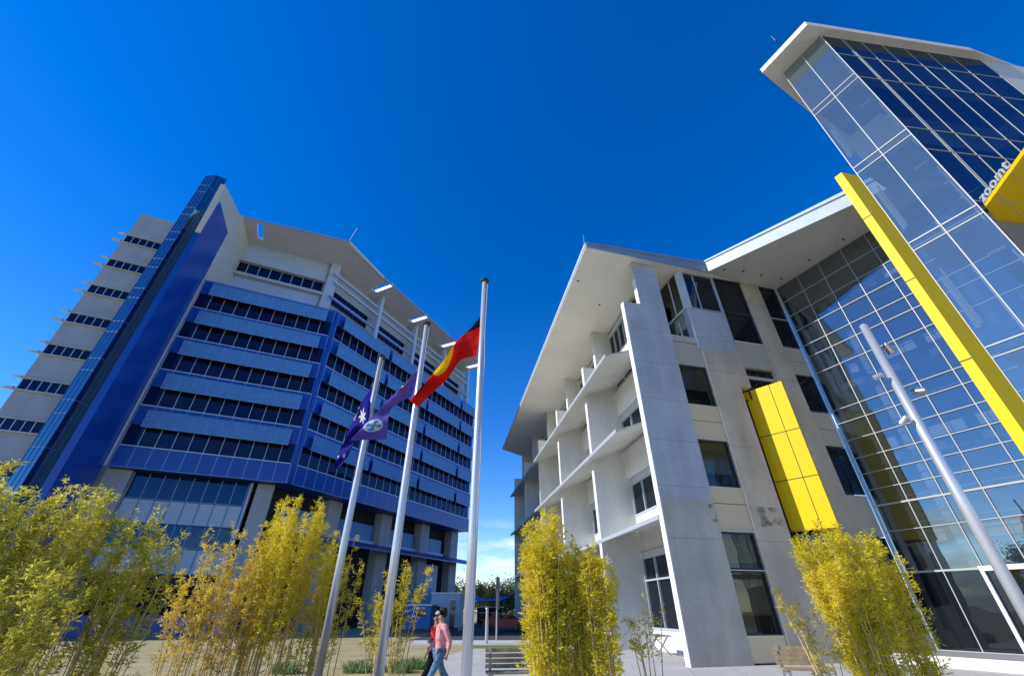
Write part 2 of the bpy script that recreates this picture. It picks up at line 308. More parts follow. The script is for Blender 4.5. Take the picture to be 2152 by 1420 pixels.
# core volume walls (body)
mb = MB(); mb.poly([(p.x, p.y) for p in foot(.35)], ZB + .05, ZT - .1); mb.build('wall', M['bluep_dk'], blk)
heads = 1.95
for k in range(5):
    s = S0 + ST * k
    # ribbon glazing, left face
    g = MB(); g.sheet(FL, UL + .15, -.35, .13, s, s + heads + .05)
    wnd = g.build('ribbon_window', M['glass_lb'], blk)
    f = MB()
    u = UL + .15
    for i in range(12):
        uu = UL + .15 + i * 1.29
        if uu > -.2: break
        f.box(FL, uu - .022, uu + .022, .06, .12, s, s + heads)
    f.box(FL, UL + .15, -.3, .0, .14, s - .06, s + .02)
    f.build('frame', M['frame'], wnd)
    # right face
    g = MB(); g.sheet(FR, .45, VR - .1, .13, s, s + heads + .05)
    wnd = g.build('ribbon_window', M['glass_lb'], blk)
    f = MB()
    for i in range(27):
        vv = .5 + i * 1.29
        if vv > VR - .15: break
        f.box(FR, vv - .022, vv + .022, .08, .12, s, s + heads)
    f.box(FR, .4, VR - .1, .0, .14, s - .06, s + .02)
    f.build('frame', M['frame'], wnd)
    brnd = random.Random(k)
    for j in brnd.sample(range(25), 5):
        bq = MB(); dz = brnd.choice((.5, .8, 1.3, 1.9)); bq.box(FR, .55 + j * 1.29, 1.7 + j * 1.29, .23, .25, s + heads - dz, s + heads); bq.build('blind', M['blind'], blk)
    for j in brnd.sample(range(10), 2):
        bq = MB(); dz = brnd.choice((.5, .8, 1.3, 1.9)); bq.box(FL, UL + .2 + j * 1.29, UL + 1.35 + j * 1.29, .23, .25, s + heads - dz, s + heads); bq.build('blind', M['blind'], blk)
    # spandrels with pale joints
    z0 = s + heads; z1 = s + ST - .06 if k < 4 else ZT
    for fr, a, c in ((FL, UL + .1, None), (FR, None, VR)):
        sp = MB()
        q = corner(0, 0)
        if fr is FL: sp.box(FL, a, -.03, .0, .34, z0, z1)
        else: sp.box(FR, .03, c, .0, .34, z0, z1)
        so_ = sp.build('spandrel', M['bluep'], blk)
        jn = MB(); n = 12 if fr is FL else 27
        for i in range(n):
            uu = (UL + .15 if fr is FL else .5) + i * 1.29
            if fr is FL and uu > -.1 or fr is FR and uu > VR - .15: break
            jn.box(fr, uu - .022, uu + .022, -.012, .02, z0, z1)
        jn.box(fr, (UL + .15 if fr is FL else .5) - .02, (-.1 if fr is FL else VR - .1), -.014, .018, z1 - .03, z1 + .0)
        jn.build('joint', M['bluejoint'], so_)
    # corner panel over the window storey
    cp = MB(); c0 = corner(0.0, s - .06)
    a1 = FL(-.33, .0, 0); a2 = FR(.42, .0, 0); i1 = FL(-.33, .3, 0); i2 = FR(.42, .3, 0)
    cp.poly([(a1.x, a1.y), (c0.x, c0.y), (a2.x, a2.y), (i2.x, i2.y), (i1.x, i1.y)], s - .06, s + heads)
    cp.build('corner_panel', M['bluep'], blk)
    # perforated sunshade screens
    zs1 = s + ST - .62 + (.0 if k < 4 else -.05); zs0 = s + ST - 2.28
    def screen(fr, ua, ub):
        sc = MB(); sc.box(fr, ua, ub, -.55, -.50, zs0, zs1); o_ = sc.build('sunshade_screen', M['screen'], blk)
        jn = MB(); nn = max(1, int(round((ub - ua) / 1.29)))
        for i in range(nn + 1):
            uu = ua + (ub - ua) * i / nn
            jn.box(fr, uu - .015, uu + .015, -.565, -.552, zs0, zs1)
        jn.box(fr, ua, ub, -.57, -.552, zs0 + .01, zs0 + .05); jn.box(fr, ua, ub, -.565, -.552, (zs0 + zs1) / 2 - .012, (zs0 + zs1) / 2 + .012)
        for i in range(0, nn + 1, 2):
            uu = min(ub - .1, ua + .1 + (ub - ua) * i / nn); jn.box(fr, uu, uu + .04, -.50, .0, zs0 + .2, zs0 + .25)
        jn.build('screen_rail', M['bluejoint'], o_)
    screen(FL, UL + 1.2, -1.0)
    for va, vb in ((1.15, 9.65), (10.35, 19.1), (19.8, 28.6), (29.3, 34.2)): screen(FR, va, vb)
# bottom blue band
for fr in (FL, FR):
    sp = MB()
    if fr is FL: sp.box(FL, UL + .1, -.03, 0, .34, ZB, S0 - .06)
    else: sp.box(FR, .03, VR, 0, .34, ZB, S0 - .06)
    so_ = sp.build('spandrel', M['bluep'], blk)
    jn = MB()
    for i in range(12 if fr is FL else 27):
        uu = (UL + .15 if fr is FL else .5) + i * 1.29
        if fr is FL and uu > -.1 or fr is FR and uu > VR - .15: break
        jn.box(fr, uu - .025, uu + .025, -.012, .02, ZB, S0 - .06)
    jn.box(fr, (UL + .15 if fr is FL else .5) - .02, (-.1 if fr is FL else VR - .1), -.014, .018, ZB + .0, ZB + .05)
    jn.build('joint', M['bluejoint'], so_)
# terrace floor / parapet cap
mb = MB(); mb.poly([(p.x, p.y) for p in foot(0.02)], ZT, ZT + .12); mb.build('parapet_cap', M['bluep'], blk)
# top floor: set-back white storey
WL = 6.6; OR = 6.5
ul0, zt_ = FL.uz(525, 510, WL); ur0, _ = FL.uz(695, 548, WL); 
def flz(x, y, w=WL): return FL.uz(x, y, w)
zw1 = flz(590, 573)[1]; zw0 = flz(585, 592)[1]; zl = flz(580, 600)[1]
ZS = 46.0
mb = MB(); mb.box(FL, ul0 - .1, ur0 + 1.6, WL, WL + .5, ZT + .1, ZS); 
mb.build('wall', M['bwhite'], blk)
g = MB(); ua, ub = flz(497, 556)[0], flz(679, 603)[0]; g.box(FL, ua, ub, WL - .06, WL - .004, zw0, zw1); wn = g.build('ribbon_window', M['glass_lb'], blk)
f = MB()
for i in range(9): uu = ua + (ub - ua) * i / 8; f.box(FL, uu - .04, uu + .04, WL - .12, WL - .062, zw0, zw1)
f.box(FL, ua, ub, WL - .12, WL - .062, zw0, zw0 + .07)
f.build('frame', M['frame'], wn)
f = MB(); f.box(FL, ua - .6, ub + .5, WL - .7, WL - .004, zw0 - .75, zw0 - .45); f.build('ledge', M['cream'], blk)
f = MB(); f.box(FL, ul0, ub + 1.1, WL - .6, WL - .004, zw1 + .05, zw1 + .2); f.build('shade_shelf', M['cream'], blk)
# cream side wall (parallel with the blue blade)
FB = Frame(FL(UL - .15, 0, 0), -19.6)   # u runs inward, w = left
mb = MB(); mb.ext(FB, [(-5.2, 36), (.2, 36), (.2, ZT + .1), (8.5, ZT + .1), (8.5, ZS), (1.6, ZS), (.5, 45.2), (-5.6, 43.6)], .02, .5)
mb.build('side_wall', M['cream'], blk)
# corner column and colonnade on the right face
cq = FL(flz(715, 545, 5.9)[0], 5.9, 0)
mb = MB(); mb.box(Frame(cq, 65.4), -.9, .45, 0, 1.2, ZT + .1, ZS); mb.build('corner_column', M['bwhite'], blk)
for v in (11.4, 20.7, 30.0, 39.0):
    mb = MB(); mb.box(FR, v - .3, v + .3, 4.9, 5.7, ZT + .1, ZS); mb.build('column', M['bwhite'], blk)
mb = MB(); mb.box(FR, 1.6, 40, OR + .4, OR + .9, ZT + .1, ZS); mb.build('wall', M['wing'], blk)
for z in (39.3, 42.0, 43.6):
    mb = MB(); mb.box(FR, 1.7, 39.5, 5.0 if z < 43 else 5.3, 5.3 if z < 43 else 5.7, z - .18, z + .12); mb.build('beam', M['bluejoint'] if z < 40 else M['bwhite'], blk)
for i, (va, vb) in enumerate(((3.2, 10.6), (12.4, 19.9), (21.8, 29.4), (31, 38))):
    g = MB(); g.box(FR, va, vb, OR + .3, OR + .38, 39.6, 41.9); wn = g.build('ribbon_window', M['glass_lb'], blk)
    f = MB()
    f.box(FR, va, vb, OR + .24, OR + .298, 39.55, 39.62)
    for j in range(9): vv = va + (vb - va) * j / 8; f.box(FR, vv - .03, vv + .03, OR + .24, OR + .298, 39.6, 41.9)
    f.build('frame', M['frame_dk'], wn)
# roof with slots cut through the overhang
e0 = atz(495, 455, ZS); e1 = atz(735, 511, ZS)
OE = 1.95
def FRp(v, o): q = FR(v, o, 0); return (q.x, q.y)
rf = MB()
q0 = atz(540, 470, ZS); q1 = atz(553, 472, ZS); q2 = atz(553, 504, ZS); q3 = atz(541, 502, ZS)
def clip(pts, a, b, sgn):   # keep the side of line ab
    out = []; f_ = lambda p: sgn * ((b.x - a.x) * (p[1] - a.y) - (b.y - a.y) * (p[0] - a.x))
    for i in range(len(pts)):
        p, q = pts[i], pts[(i + 1) % len(pts)]; fp, fq = f_(p), f_(q)
        if fp >= 0: out.append(p)
        if fp * fq < 0: t = fp / (fp - fq); out.append((p[0] + (q[0] - p[0]) * t, p[1] + (q[1] - p[1]) * t))
    return out
MP = ([(e0.x, e0.y), (e1.x, e1.y), FRp(8.9, OE), FRp(8.9, 5.6), FRp(40, 5.6), FRp(40, 16), (FL(UL - 1, 16, 0).x, FL(UL - 1, 16, 0).y)])
sg = 1 if ((q3.x - q0.x) * (e0.y - q0.y) - (q3.y - q0.y) * (e0.x - q0.x)) > 0 else -1
rf.poly(clip(MP, q0, q3, sg), ZS, ZS + .38)
mid_ = clip(MP, q0, q3, -sg); sg2 = 1 if ((q2.x - q1.x) * (e0.y - q1.y) - (q2.y - q1.y) * (e0.x - q1.x)) > 0 else -1
rf.poly(clip(mid_, q1, q2, -sg2), ZS, ZS + .38)
mid_ = clip(mid_, q1, q2, sg2)
sg3 = 1 if ((q1.x - q0.x) * (e0.y - q0.y) - (q1.y - q0.y) * (e0.x - q0.x)) > 0 else -1
rf.poly(clip(mid_, q0, q1, sg3), ZS, ZS + .38); 
sg4 = 1 if ((q2.x - q3.x) * (e0.y - q3.y) - (q2.y - q3.y) * (e0.x - q3.x)) > 0 else -1
rf.poly(clip(mid_, q3, q2, -sg4), ZS, ZS + .38)
sl = [8.9, 18.6, 28.3, 38.0]
for i, v in enumerate(sl):
    v1 = v + 1.0; v2 = sl[i + 1] if i < 3 else 40
    rf.poly([FRp(v1, OE), FRp(v2, OE), FRp(v2, 5.599), FRp(v1, 5.599)], ZS, ZS + .38)
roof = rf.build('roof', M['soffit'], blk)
for v in sl:
    sl_ = MB(); sl_.box(FR, v + .96, v + 1.04, OE - .1, 5.55, ZS - .1, ZS + .5); sl_.build('slot_trim', M['white'], roof)
ed = MB(); d = (e1 - e0).normalized()
ed.poly([(e0.x, e0.y), (e1.x, e1.y), (e1.x + .05, e1.y - .08), (e0.x, e0.y - .1)], ZS + .02, ZS + .42)
ed.box(FR, .0, 40, OE - .1, OE - .004, ZS - .02, ZS + .42); ed.build('gutter', M['fascia_shade'], roof)
q = atz(733, 508, ZS + .4); mb = MB(); mb.tube([q, q + Vector((.5, .3, 3.2))], .05, 5); mb.build('lightning_rod', M['galv'], roof)
# blue blade
Pf = FL(UL - .16, 0, 0); FBl = Frame(Pf, 160.4)      # u runs out towards the viewer, w = right-hand side... (az 70.4)
mb = MB()
n0 = Vector((FBl.U.x, FBl.U.y, 0)); out_ = [(0, 0), (5.05, 0), (5.05, 40.6), (4.9, 41.5), (0, 41.3)]
mb.ext(FBl, out_, 0, -.55); bl = mb.build('blue_blade', M['bluep'], blk)
jn = MB()
for z in range(3, 41, 4): jn.box(FBl, .02, 5.0, .0, .008, z, z + .03)
mb = MB(); mb.box(FL, UL - .13, UL + .06, -.12, .0, ZB, ZT + .4); mb.build('edge_trim', M['frame'], blk)
# grey slot wall between the blades + left wing
mb = MB(); mb.box(FL, -18.6, UL - .5, 0, .5, 0, 44.5); mb.build('slot_wall', M['cream'], blk)
Pg = FL(-17.74, 0, 0); FG = Frame(Pg, 178)           # right face of glass blade, u towards viewer
gc = Pg + dv(178) * 1.66
FGl = Frame(gc, 265)                                  # left face going left
# glass blade as one volume, with glazing grids
ZG = 48.8
mb = MB()
a = Pg + dv(178) * 0; c = gc; l = gc + dv(265) * 1.12; bk = FL(-19.6, .2, 0)
mb.poly([(a.x, a.y), (c.x, c.y), (l.x, l.y), (bk.x, bk.y)], 0, [50.2, 48.8, 48.5, 50.0])
gb = mb.build('glass_blade', M['glass_bl'], blk)
f = MB()
zz = 4.4
FGr = Frame(gc, 358)   # along right face going back
while zz < 48:
    f.box(FGl, -.02, 1.14, .0, .03, zz, zz + .07); f.box(FGl, -.02, 1.14, 0, .03, zz - 1.25, zz - 1.18)
    f.box(FGr, 0, 1.66, 0, -.03, zz, zz + .07) if False else None
    f.add([gc + Vector((.03, 0, zz)), gc + Vector((.03, 0, zz + .08)), Pg + Vector((.03, 0, zz + .08)), Pg + Vector((.03, 0, zz))], [(0, 1, 2, 3)])
    zz += 4.22
for t in (0, .37, .75, 1.12):
    q = gc + dv(265) * t + dv(175) * .02; f.tube([q, q + Vector((0, 0, 48.6))], .03, 4)
for t in (.6, 1.1):
    q = gc + dv(358) * t + Vector((.02, 0, 0)); f.tube([q, q + Vector((0, 0, 48.9))], .018, 4)
f.build('mullion', M['bluejoint_dim'], gb)
# left wing
FW = Frame(FL(0, 0, 0), 65.4)
mb = MB(); mb.box(FL, -23.3, -18.5, 0, 14, 0, 40.6); mb.build('left_wing', M['wing'], blk)
for k in range(8):
    z = 36.95 - k * 3.62
    g = MB(); g.box(FL, -23.25, -18.6, -.03, -.004, z - .98, z); wn = g.build('ribbon_window', M['glass_lb'], blk)
    f = MB()
    for j in range(7): f.box(FL, -23.25 + j * .66, -23.19 + j * .66, -.05, -.031, z - .98, z)
    f.box(FL, -23.25, -18.7, -.05, -.031, z - .98, z - .94)
    f.build('frame', M['frame'], wn)
    f = MB(); f.box(FL, -23.3, -18.6, -.2, -.01, z + .02, z + .08); f.ext(FL, [(-23.95, z + .04), (-23.31, z + .02), (-23.31, z + .22)], -.3, -.01); f.build('sunshade', M['cream'], blk)
    f = MB(); f.box(FL, -23.3, -18.6, -.25, -.01, z - 1.10, z - 1.02); f.ext(FL, [(-24.1, z - 1.05), (-23.31, z - 1.10), (-23.31, z - .85)], -.35, -.01); f.build('sunshade', M['cream'], blk)
    f = MB(); f.box(FL, -23.28, -18.7, -.03, -.004, z + 1.15, z + 1.19); f.build('joint', M['greyclad'], blk)
# podium, left face
mb = MB(); mb.box(FL, -14.6, -12.75, .8, 4, 0, ZB); mb.build('concrete_pier', M['wing'], blk)
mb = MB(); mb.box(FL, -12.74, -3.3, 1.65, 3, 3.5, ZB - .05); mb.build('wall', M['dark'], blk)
for z0, z1, m_, nm in ((10.05, 12.2, 'glass_pd', 'ribbon_window'), (8.1, 10.0, 'bwhite', 'cladding_band'), (6.2, 8.05, 'glass_pd', 'ribbon_window'), (4.25, 6.15, 'bwhite', 'cladding_band')):
    g = MB(); g.box(FL, -12.7, -3.35, 1.5, 1.64, z0, z1); o_ = g.build(nm, M[m_], blk)
    f = MB()
    for j in range(9): uu = -12.7 + j * 1.16; f.box(FL, uu - .03, uu + .03, 1.44, 1.498, z0, z1)
    f.box(FL, -12.7, -3.4, 1.445, 1.497, z0, z0 + .05)
    f.build('joint' if 'band' in nm else 'frame', M['bluejoint'] if 'glass' in m_ else M['screen'], o_)
mb = MB(); mb.box(FL, -3.3, -3.1, 1.3, 2.2, 0, ZB); mb.build('edge_trim', M['bwhite'], blk)
mb = MB(); mb.box(FL, -2.7, -1.2, 1.4, 2.6, 0, ZB); mb.build('column', M['wing'], blk)
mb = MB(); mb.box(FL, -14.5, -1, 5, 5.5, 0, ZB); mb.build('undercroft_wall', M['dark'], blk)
mb = MB(); mb.box(FL, -14.5, -4, .6, .9, 0, 1.35); mb.build('low_wall', M['bluep'], blk)
# podium, right face
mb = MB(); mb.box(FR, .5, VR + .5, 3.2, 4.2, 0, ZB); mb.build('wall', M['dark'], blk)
for i, v in enumerate((8.3, 17.2, 25.6, 33.4)):
    mb = MB(); mb.box(FR, v - 1.0, v + .9, 1.9, 3.19, 0, ZB); mb.build('column', M['wing'], blk)
for va, vb in ((1.5, 7.0), (9.4, 16.0), (18.2, 24.4), (26.6, 31.2)):
    g = MB(); g.box(FR, va + .6, vb - .3, 2.7, 3.1, 8.9, 10.7); g.build('window', M['screen'], blk)
    g = MB(); g.box(FR, va + .4, vb, 2.4, 3.1, 8.55, 8.89); g.build('sill', M['bwhite'], blk)
aw = MB(); aw.hexa([FR(3, -.2, 7.6), FR(37.0, -.2, 7.6), FR(37.0, 1.9, 8.3), FR(3, 1.9, 8.3), FR(3, -.2, 7.75), FR(37.0, -.2, 7.75), FR(37.0, 1.9, 8.5), FR(3, 1.9, 8.5)])
aw.build('awning', M['bluep_dk'], blk)
mb = MB(); mb.box(FR, 24.2, 29.8, 2.2, 3.15, 0, 7.2); mb.build('cladding_panel', M['bwhite'], blk)
mb = MB(); mb.box(FR, 24.4, 28.6, 2.1, 2.19, 0, 4.3); mb.build('roller_door', M['screen'], blk)

# ------------------------------------------------------------------ CONCRETE OFFICE BUILDING (right)
A = Vector((6.35, 18.3, 0))
G = Frame(A, 76)                 # u along front wall, w inward (az -14)
R = Frame(A, -8.9, 76)           # u along side facade, w = into the building (az 76)
H = 19.3
cb = thing('concrete_office_building', (A.x, A.y, 0), 'grey concrete office building with stepped fins, broad white eaves and a tall curtain wall', 'building')
def GF(v): return Frame(A + dv(-8.9) * v, 76)
STEPS = [(2.42, 0), (2.42, H - .01), (.93, H - .01), (.93, 16.1), (-.12, 16.05)]
# fins: front one is the corner pier
def fin(v, first=False):
    f = GF(v)
    m = MB()
    if first:
        m.ext(f, [(-.12, 5.66), (2.42, 5.66), (2.42, H - .01), (.93, H - .01), (.93, 16.1), (-.12, 16.05)], .003, .297)
        o = m.build('fin', M['conc_pale'], cb)
        m2 = MB(); m2.ext(f, [(-.12, 0), (2.42, 0), (2.42, 5.658), (-.12, 5.658)], .0, .30); m2.build('fin_base', M['conc_grey'], cb)
    else:
        m.ext(f, [(-.12, 0), (2.2, 0), (2.2, H - .01), (.93, H - .01), (.93, 16.1), (-.12, 16.05)], .003, .297)
        o = m.build('fin', M['conc_fin'], cb)
    e = MB()
    e.box(f, -.16, -.121, -.004, .304, 0, 16.06); e.box(f, .89, .929, -.004, .304, 16.11, H - 1.3)
    e.build('fin_lit_edge', M['conc_edge'], o)  # whiter strip puts the sun on the fin's edge into its colour
fin(0, True)
FV = [7.6, 15.2, 22.8, 30.4, 37.6]
for v in FV: fin(v)
# side facade wall, bay by bay
for i in range(5):
    v0 = ([.3] + [x + .3 for x in FV])[i]; v1 = FV[i]
    top0 = 3.3 if i == 0 else v0
    for k in range(5):
        zb = 4.1 * k
        zs = zb + .85 if k == 0 else zb + 2.15 - .0
        if k == 0: w0, w1 = .85, 4.4
        else: w0, w1 = zb + 2.2, zb + 4.3
        if k == 4: w0, w1 = 16.6, 19.1
        zlo = 0 if k == 0 else zb + .35
        if k == 4: zlo = 14.9
        a0 = max(v0, top0) if k == 4 else v0
        # white spandrel below window
        s = MB(); s.box(R, a0, v1, 2.2, 2.34, zlo, w0 - .02); s.build('spandrel_panel', M['white'] if k in (0,) else M['conc_fin'], cb)
        g = MB(); g.box(R, a0, v1, 2.32, 2.38, w0, w1); wn = g.build('window', M['glass_dk'], cb)
        f = MB()
        for j in range(6):
            uu = a0 + (v1 - a0) * j / 5; f.box(R, uu - .035, uu + .035, 2.2, 2.318, w0, w1)
        f.box(R, a0, v1, 2.18, 2.318, w1 - .35, w1); f.box(R, a0, v1, 2.17, 2.318, w0 - .019, w0 + .08)
        if k == 0: f.box(R, a0, v1, 2.18, 2.318, 2.98, 3.06)
        f.build('frame', M['frame'], wn)
        if k < 4:
            s = MB(); s.box(R, v0, v1, 2.12, 2.34, w1 + .02, zb + 4.44 if k else 4.44); s.build('lintel', M['cream'], cb)
            if k: 
                s = MB(); s.box(R, v0, v1, 2.14, 2.33, w1 + .36 if zb + 4.44 < w1 + .3 else w1 + .15, zb + 5.9 - .0) if False else None
    # white spandrel boxes above windows of levels 2 and 3
    for za in (8.66, 12.78):
        s = MB(); s.box(R, v0, v1, 2.02, 2.11, za - .18, za + 1.45); s.build('white_panel', M['white'], cb)
    s = MB(); s.box(R, max(v0, top0), v1, 2.05, 2.19, 14.9, 16.5); s.build('white_panel', M['conc_fin'], cb)
# inner wall mass behind (closes the volume)
mb = MB()
q = [R(3.4, 2.5, 0), R(38, 2.5, 0), R(38, 16, 0), G(13.0, 2, 0), G(11.3, .75, 0), G(4.3, .75, 0), R(3.4, 4.6, 0)]
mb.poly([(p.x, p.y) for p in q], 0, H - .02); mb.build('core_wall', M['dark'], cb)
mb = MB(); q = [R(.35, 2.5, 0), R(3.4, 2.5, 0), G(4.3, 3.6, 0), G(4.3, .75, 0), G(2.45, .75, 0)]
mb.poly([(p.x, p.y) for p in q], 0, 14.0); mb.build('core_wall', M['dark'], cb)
mb = MB(); mb.box(G, 2.44, 4.0, .05, 3.3, 14.0, 14.32); mb.build('terrace_slab', M['conc_grey'], cb)
# awnings
for zo, zi, po, vend in ((13.72, 14.72, -.7, 37.8), (9.25, 10.35, -.7, 37.8), (4.85, 5.5, -.15, 37.8)):
    a = MB()
    seg = [2.2 if po < -.5 else .35] + FV[:4] + [vend]
    for i in range(5):
        va, vb = seg[i] + (.31 if i else 0), seg[i + 1]
        a.hexa([R(va, -.17, zo + (zi - zo) * ((-.17 - po) / (2.2 - po))), R(vb - .01, -.17, zo + (zi - zo) * ((-.17 - po) / (2.2 - po))), R(vb - .01, 2.1, zi), R(va, 2.1, zi),
                R(va, -.17, zo + (zi - zo) * ((-.17 - po) / (2.2 - po)) + .1), R(vb - .01, -.17, zo + (zi - zo) * ((-.17 - po) / (2.2 - po)) + .1), R(vb - .01, 2.1, zi + .1), R(va, 2.1, zi + .1)])
        if i == 4 and False: pass
    va = seg[0]
    if po < -.3:
        zc = zo + (zi - zo) * ((-.171 - po) / (2.2 - po))
        a.hexa([R(va, po, zo), R(vend, po, zo), R(vend, -.171, zc), R(va, -.171, zc), R(va, po, zo + .1), R(vend, po, zo + .1), R(vend, -.171, zc + .1), R(va, -.171, zc + .1)])
    o_ = a.build('awning', M['conc_fin'] if po < -.3 else M['white'], cb)  # lowest awning is whiter: its sunlit glow is put into the colour
    e = MB(); e.box(R, va, vend, po - .05, po - .002, zo - .02, zo + .16); e.build('awning_edge', M['frame'], o_)
# main roof: near-left, far-left, far-right..., valley
rA = Vector((4.31, 17.29, 0)); rB = Vector((-1.2, 53.6, 0)); rV = Vector((12.2, 19.42, 0))
mb = MB(); mb.poly([(rA.x, rA.y), (rV.x, rV.y), (19, 22.2), (22, 56), (2.4, 57.5), (rB.x, rB.y)], H, [H + .24, H + .72, H + .7, H + .3, H + .2, H + .2])
rf = mb.build('roof', M['soffit_bounce'], cb)
n = (rV - rA).normalized(); nn = Vector((n.y, -n.x, 0))
def fascia(a, b, h0, h1, m_, drop=.05, th=.05):
    n = (b - a).normalized(); o = Vector((n.y, -n.x, 0)) * th
    f = MB(); zA = Vector((0, 0, H - drop)); 
    f.prism([a + zA, b + zA, b + o + zA, a + o + zA], [a + Vector((0, 0, h0)), b + Vector((0, 0, h1)), b + o + Vector((0, 0, h1)), a + o + Vector((0, 0, h0))])
    f.build('fascia', m_, rf)
    f = MB(); f.prism([a + o * 1.0 + Vector((0, 0, h0 - .06)), b + o + Vector((0, 0, h1 - .22)), b + o * 2.2 + Vector((0, 0, h1 - .22)), a + o * 2.2 + Vector((0, 0, h0 - .06))],
                      [a + o + Vector((0, 0, h0 + .02)), b + o + Vector((0, 0, h1 + .04)), b + o * 2.2 + Vector((0, 0, h1 + .04)), a + o * 2.2 + Vector((0, 0, h0 + .02))])
    f.build('gutter', m_, rf)
fascia(rA, rV, H + .3, H + .78, M['fascia_shade'])
fascia(rB, rA, H + .22, H + .3, M['fascia'], th=.03)
wA = rV + Vector((.02, -.05, 0)); wB = Vector((19.6, 12.55, 0))
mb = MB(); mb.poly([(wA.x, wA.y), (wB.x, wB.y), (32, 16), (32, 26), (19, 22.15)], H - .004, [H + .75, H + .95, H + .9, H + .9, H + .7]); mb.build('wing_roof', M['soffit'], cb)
fascia(wA, wB, H + .78, H + 1.0, M['fascia'], th=.07)
# soffit downlights
for px, py in ((1522, 566), (1562, 570), (1642, 585), (1700, 546), (1772, 503), (1600, 578), (1360, 560), (1215, 590), (1260, 640)):
    q = atz(px, py, H - .012); dl = MB(); dl.tube([q, q + Vector((0, 0, -.03))], .07, 10); dl.build('downlight', M['frame_dk'], rf)
q = atz(1228, 512, H + .3); mb = MB(); mb.tube([q, q + Vector((0, 0, .75))], [.03, .008], 5); mb.build('lightning_rod', M['galv'], rf)
# ---- front wall (G)
def pier(u0, u1, z0, z1, m_, w0=.0, w1=.5, nm='concrete_pier'):
    b = MB(); b.box(G, u0, u1, w0, w1, z0, z1); return b.build(nm, M[m_], cb)
def pane(u0, u1, z0, z1, m_='glass_bz', w=.22, bars=(), hb=(), fm='frame_dk', nm='window'):
    b = MB(); b.sheet(G, u0, u1, w, z0, z1); o = b.build(nm, M[m_], cb); f = MB(); t = .045
    f.box(G, u0, u0 + t, w - .08, w - .003, z0, z1); f.box(G, u1 - t, u1, w - .08, w - .003, z0, z1)
    f.box(G, u0 + t, u1 - t, w - .08, w - .003, z0, z0 + t); f.box(G, u0 + t, u1 - t, w - .08, w - .003, z1 - t, z1)
    for x in bars: f.box(G, x - t / 2, x + t / 2, w - .075, w - .004, z0 + t, z1 - t)
    for z in hb: f.box(G, u0 + t, u1 - t, w - .07, w - .005, z - t / 2, z + t / 2)
    f.build('frame', M[fm], o)
    if m_ == 'glass_bz' and z1 - z0 > 1:
        k_ = MB(); k_.box(G, u0 + .05, u1 - .05, w + .12, w + .14, z0 + (z1 - z0) * random.choice((.18, .3, .42)), z1); k_.build('blind', M['blind_w'], o)
    return o
# strip 1
a, b_ = 2.44, 4.14
for z0, z1, m_ in ((0.05, .84, 'beige'), (4.46, 5.54, 'beige'), (5.57, 6.22, 'beige'), (8.46, 9.35, 'beige'), (9.38, 10.16, 'beige'), (12.5, 13.9, 'greyclad')):
    pier(a, b_, z0, z1, m_, .10, .5, 'cladding_panel')
pier(a, b_, 13.93, 14.32, 'greyclad', .06, .5, 'cladding_panel')
for z0, z1 in ((.87, 2.97), (3.06, 4.42), (6.25, 8.42), (10.2, 12.46)): pane(a, b_, z0, z1)
for z in (.845, 3.0, 4.43, 6.225, 8.43, 10.17): pier(a, b_, z, z + .025, 'conc_edge', .02, .4, 'sill')
# stains
def stain(u0, u1, z0, z1):
    b = MB(); n = 7; rr = random.Random(int(u0 * 10))
    pts = [(u0 + (u1 - u0) * i / n, z0 + rr.uniform(0, .12) * (z1 - z0)) for i in range(n + 1)] + [(u1 - (u1 - u0) * i / n, z1 - rr.uniform(0, .1) * (z1 - z0)) for i in range(n + 1)]
    b.ext(G, pts, -.004, .001); b.build('stain', M['stain'], cb)
# pier B and above
stain(2.12, 2.41, 4.72, 5.5); stain(4.2, 5.75, 4.65, 5.5)
pier(4.14, 6.56, 0, 3.5, 'conc_warm'); pier(4.14, 5.88, 3.5, 11.55, 'conc_warm'); pier(4.14, 6.56, 11.55, 13.62, 'conc_warm')
pier(4.0, 6.5, 13.624, 16.42, 'conc_pale')
pane(4.32, 6.44, 16.5, H - .04, 'glass_dk', .12, bars=(5.05,), fm='frame'); pane(6.48, 8.5, 16.68, H - .04, 'glass_dk', .12, fm='frame_dk'); pane(6.55, 8.5, 14.55, 16.62, 'glass_dk', .12, fm='frame_dk')
pier(4.0, 4.3, 16.424, H - .01, 'fascia', -.02, .35, 'corner_post')
pier(6.44, 6.5, 16.424, H - .01, 'frame', 0, .3, 'mullion'); 
pier(6.55, 8.52, 12.85, 14.5, 'greyclad', .08, .5, 'cladding_panel'); pier(6.55, 8.52, 14.505, 14.545, 'conc_edge', .02, .4, 'sill')
pane(6.57, 8.5, 11.0, 12.2, 'glass_dk', .3, bars=(7.6,)); pier(6.57, 8.5, 12.2, 12.38, 'cream', .2, .5, 'sill'); pane(6.57, 8.5, 12.4, 12.8, 'glass_bz', .3)
pane(5.9, 8.5, 4.6, 11.0, 'glass_dk', .5, nm='slot_window')
pane(6.57, 8.5, .9, 4.5, 'glass_bl', .22, bars=(7.5,), hb=(2.9,)); pier(6.57, 8.5, 0, .88, 'beige', .1, .5, 'cladding_panel')
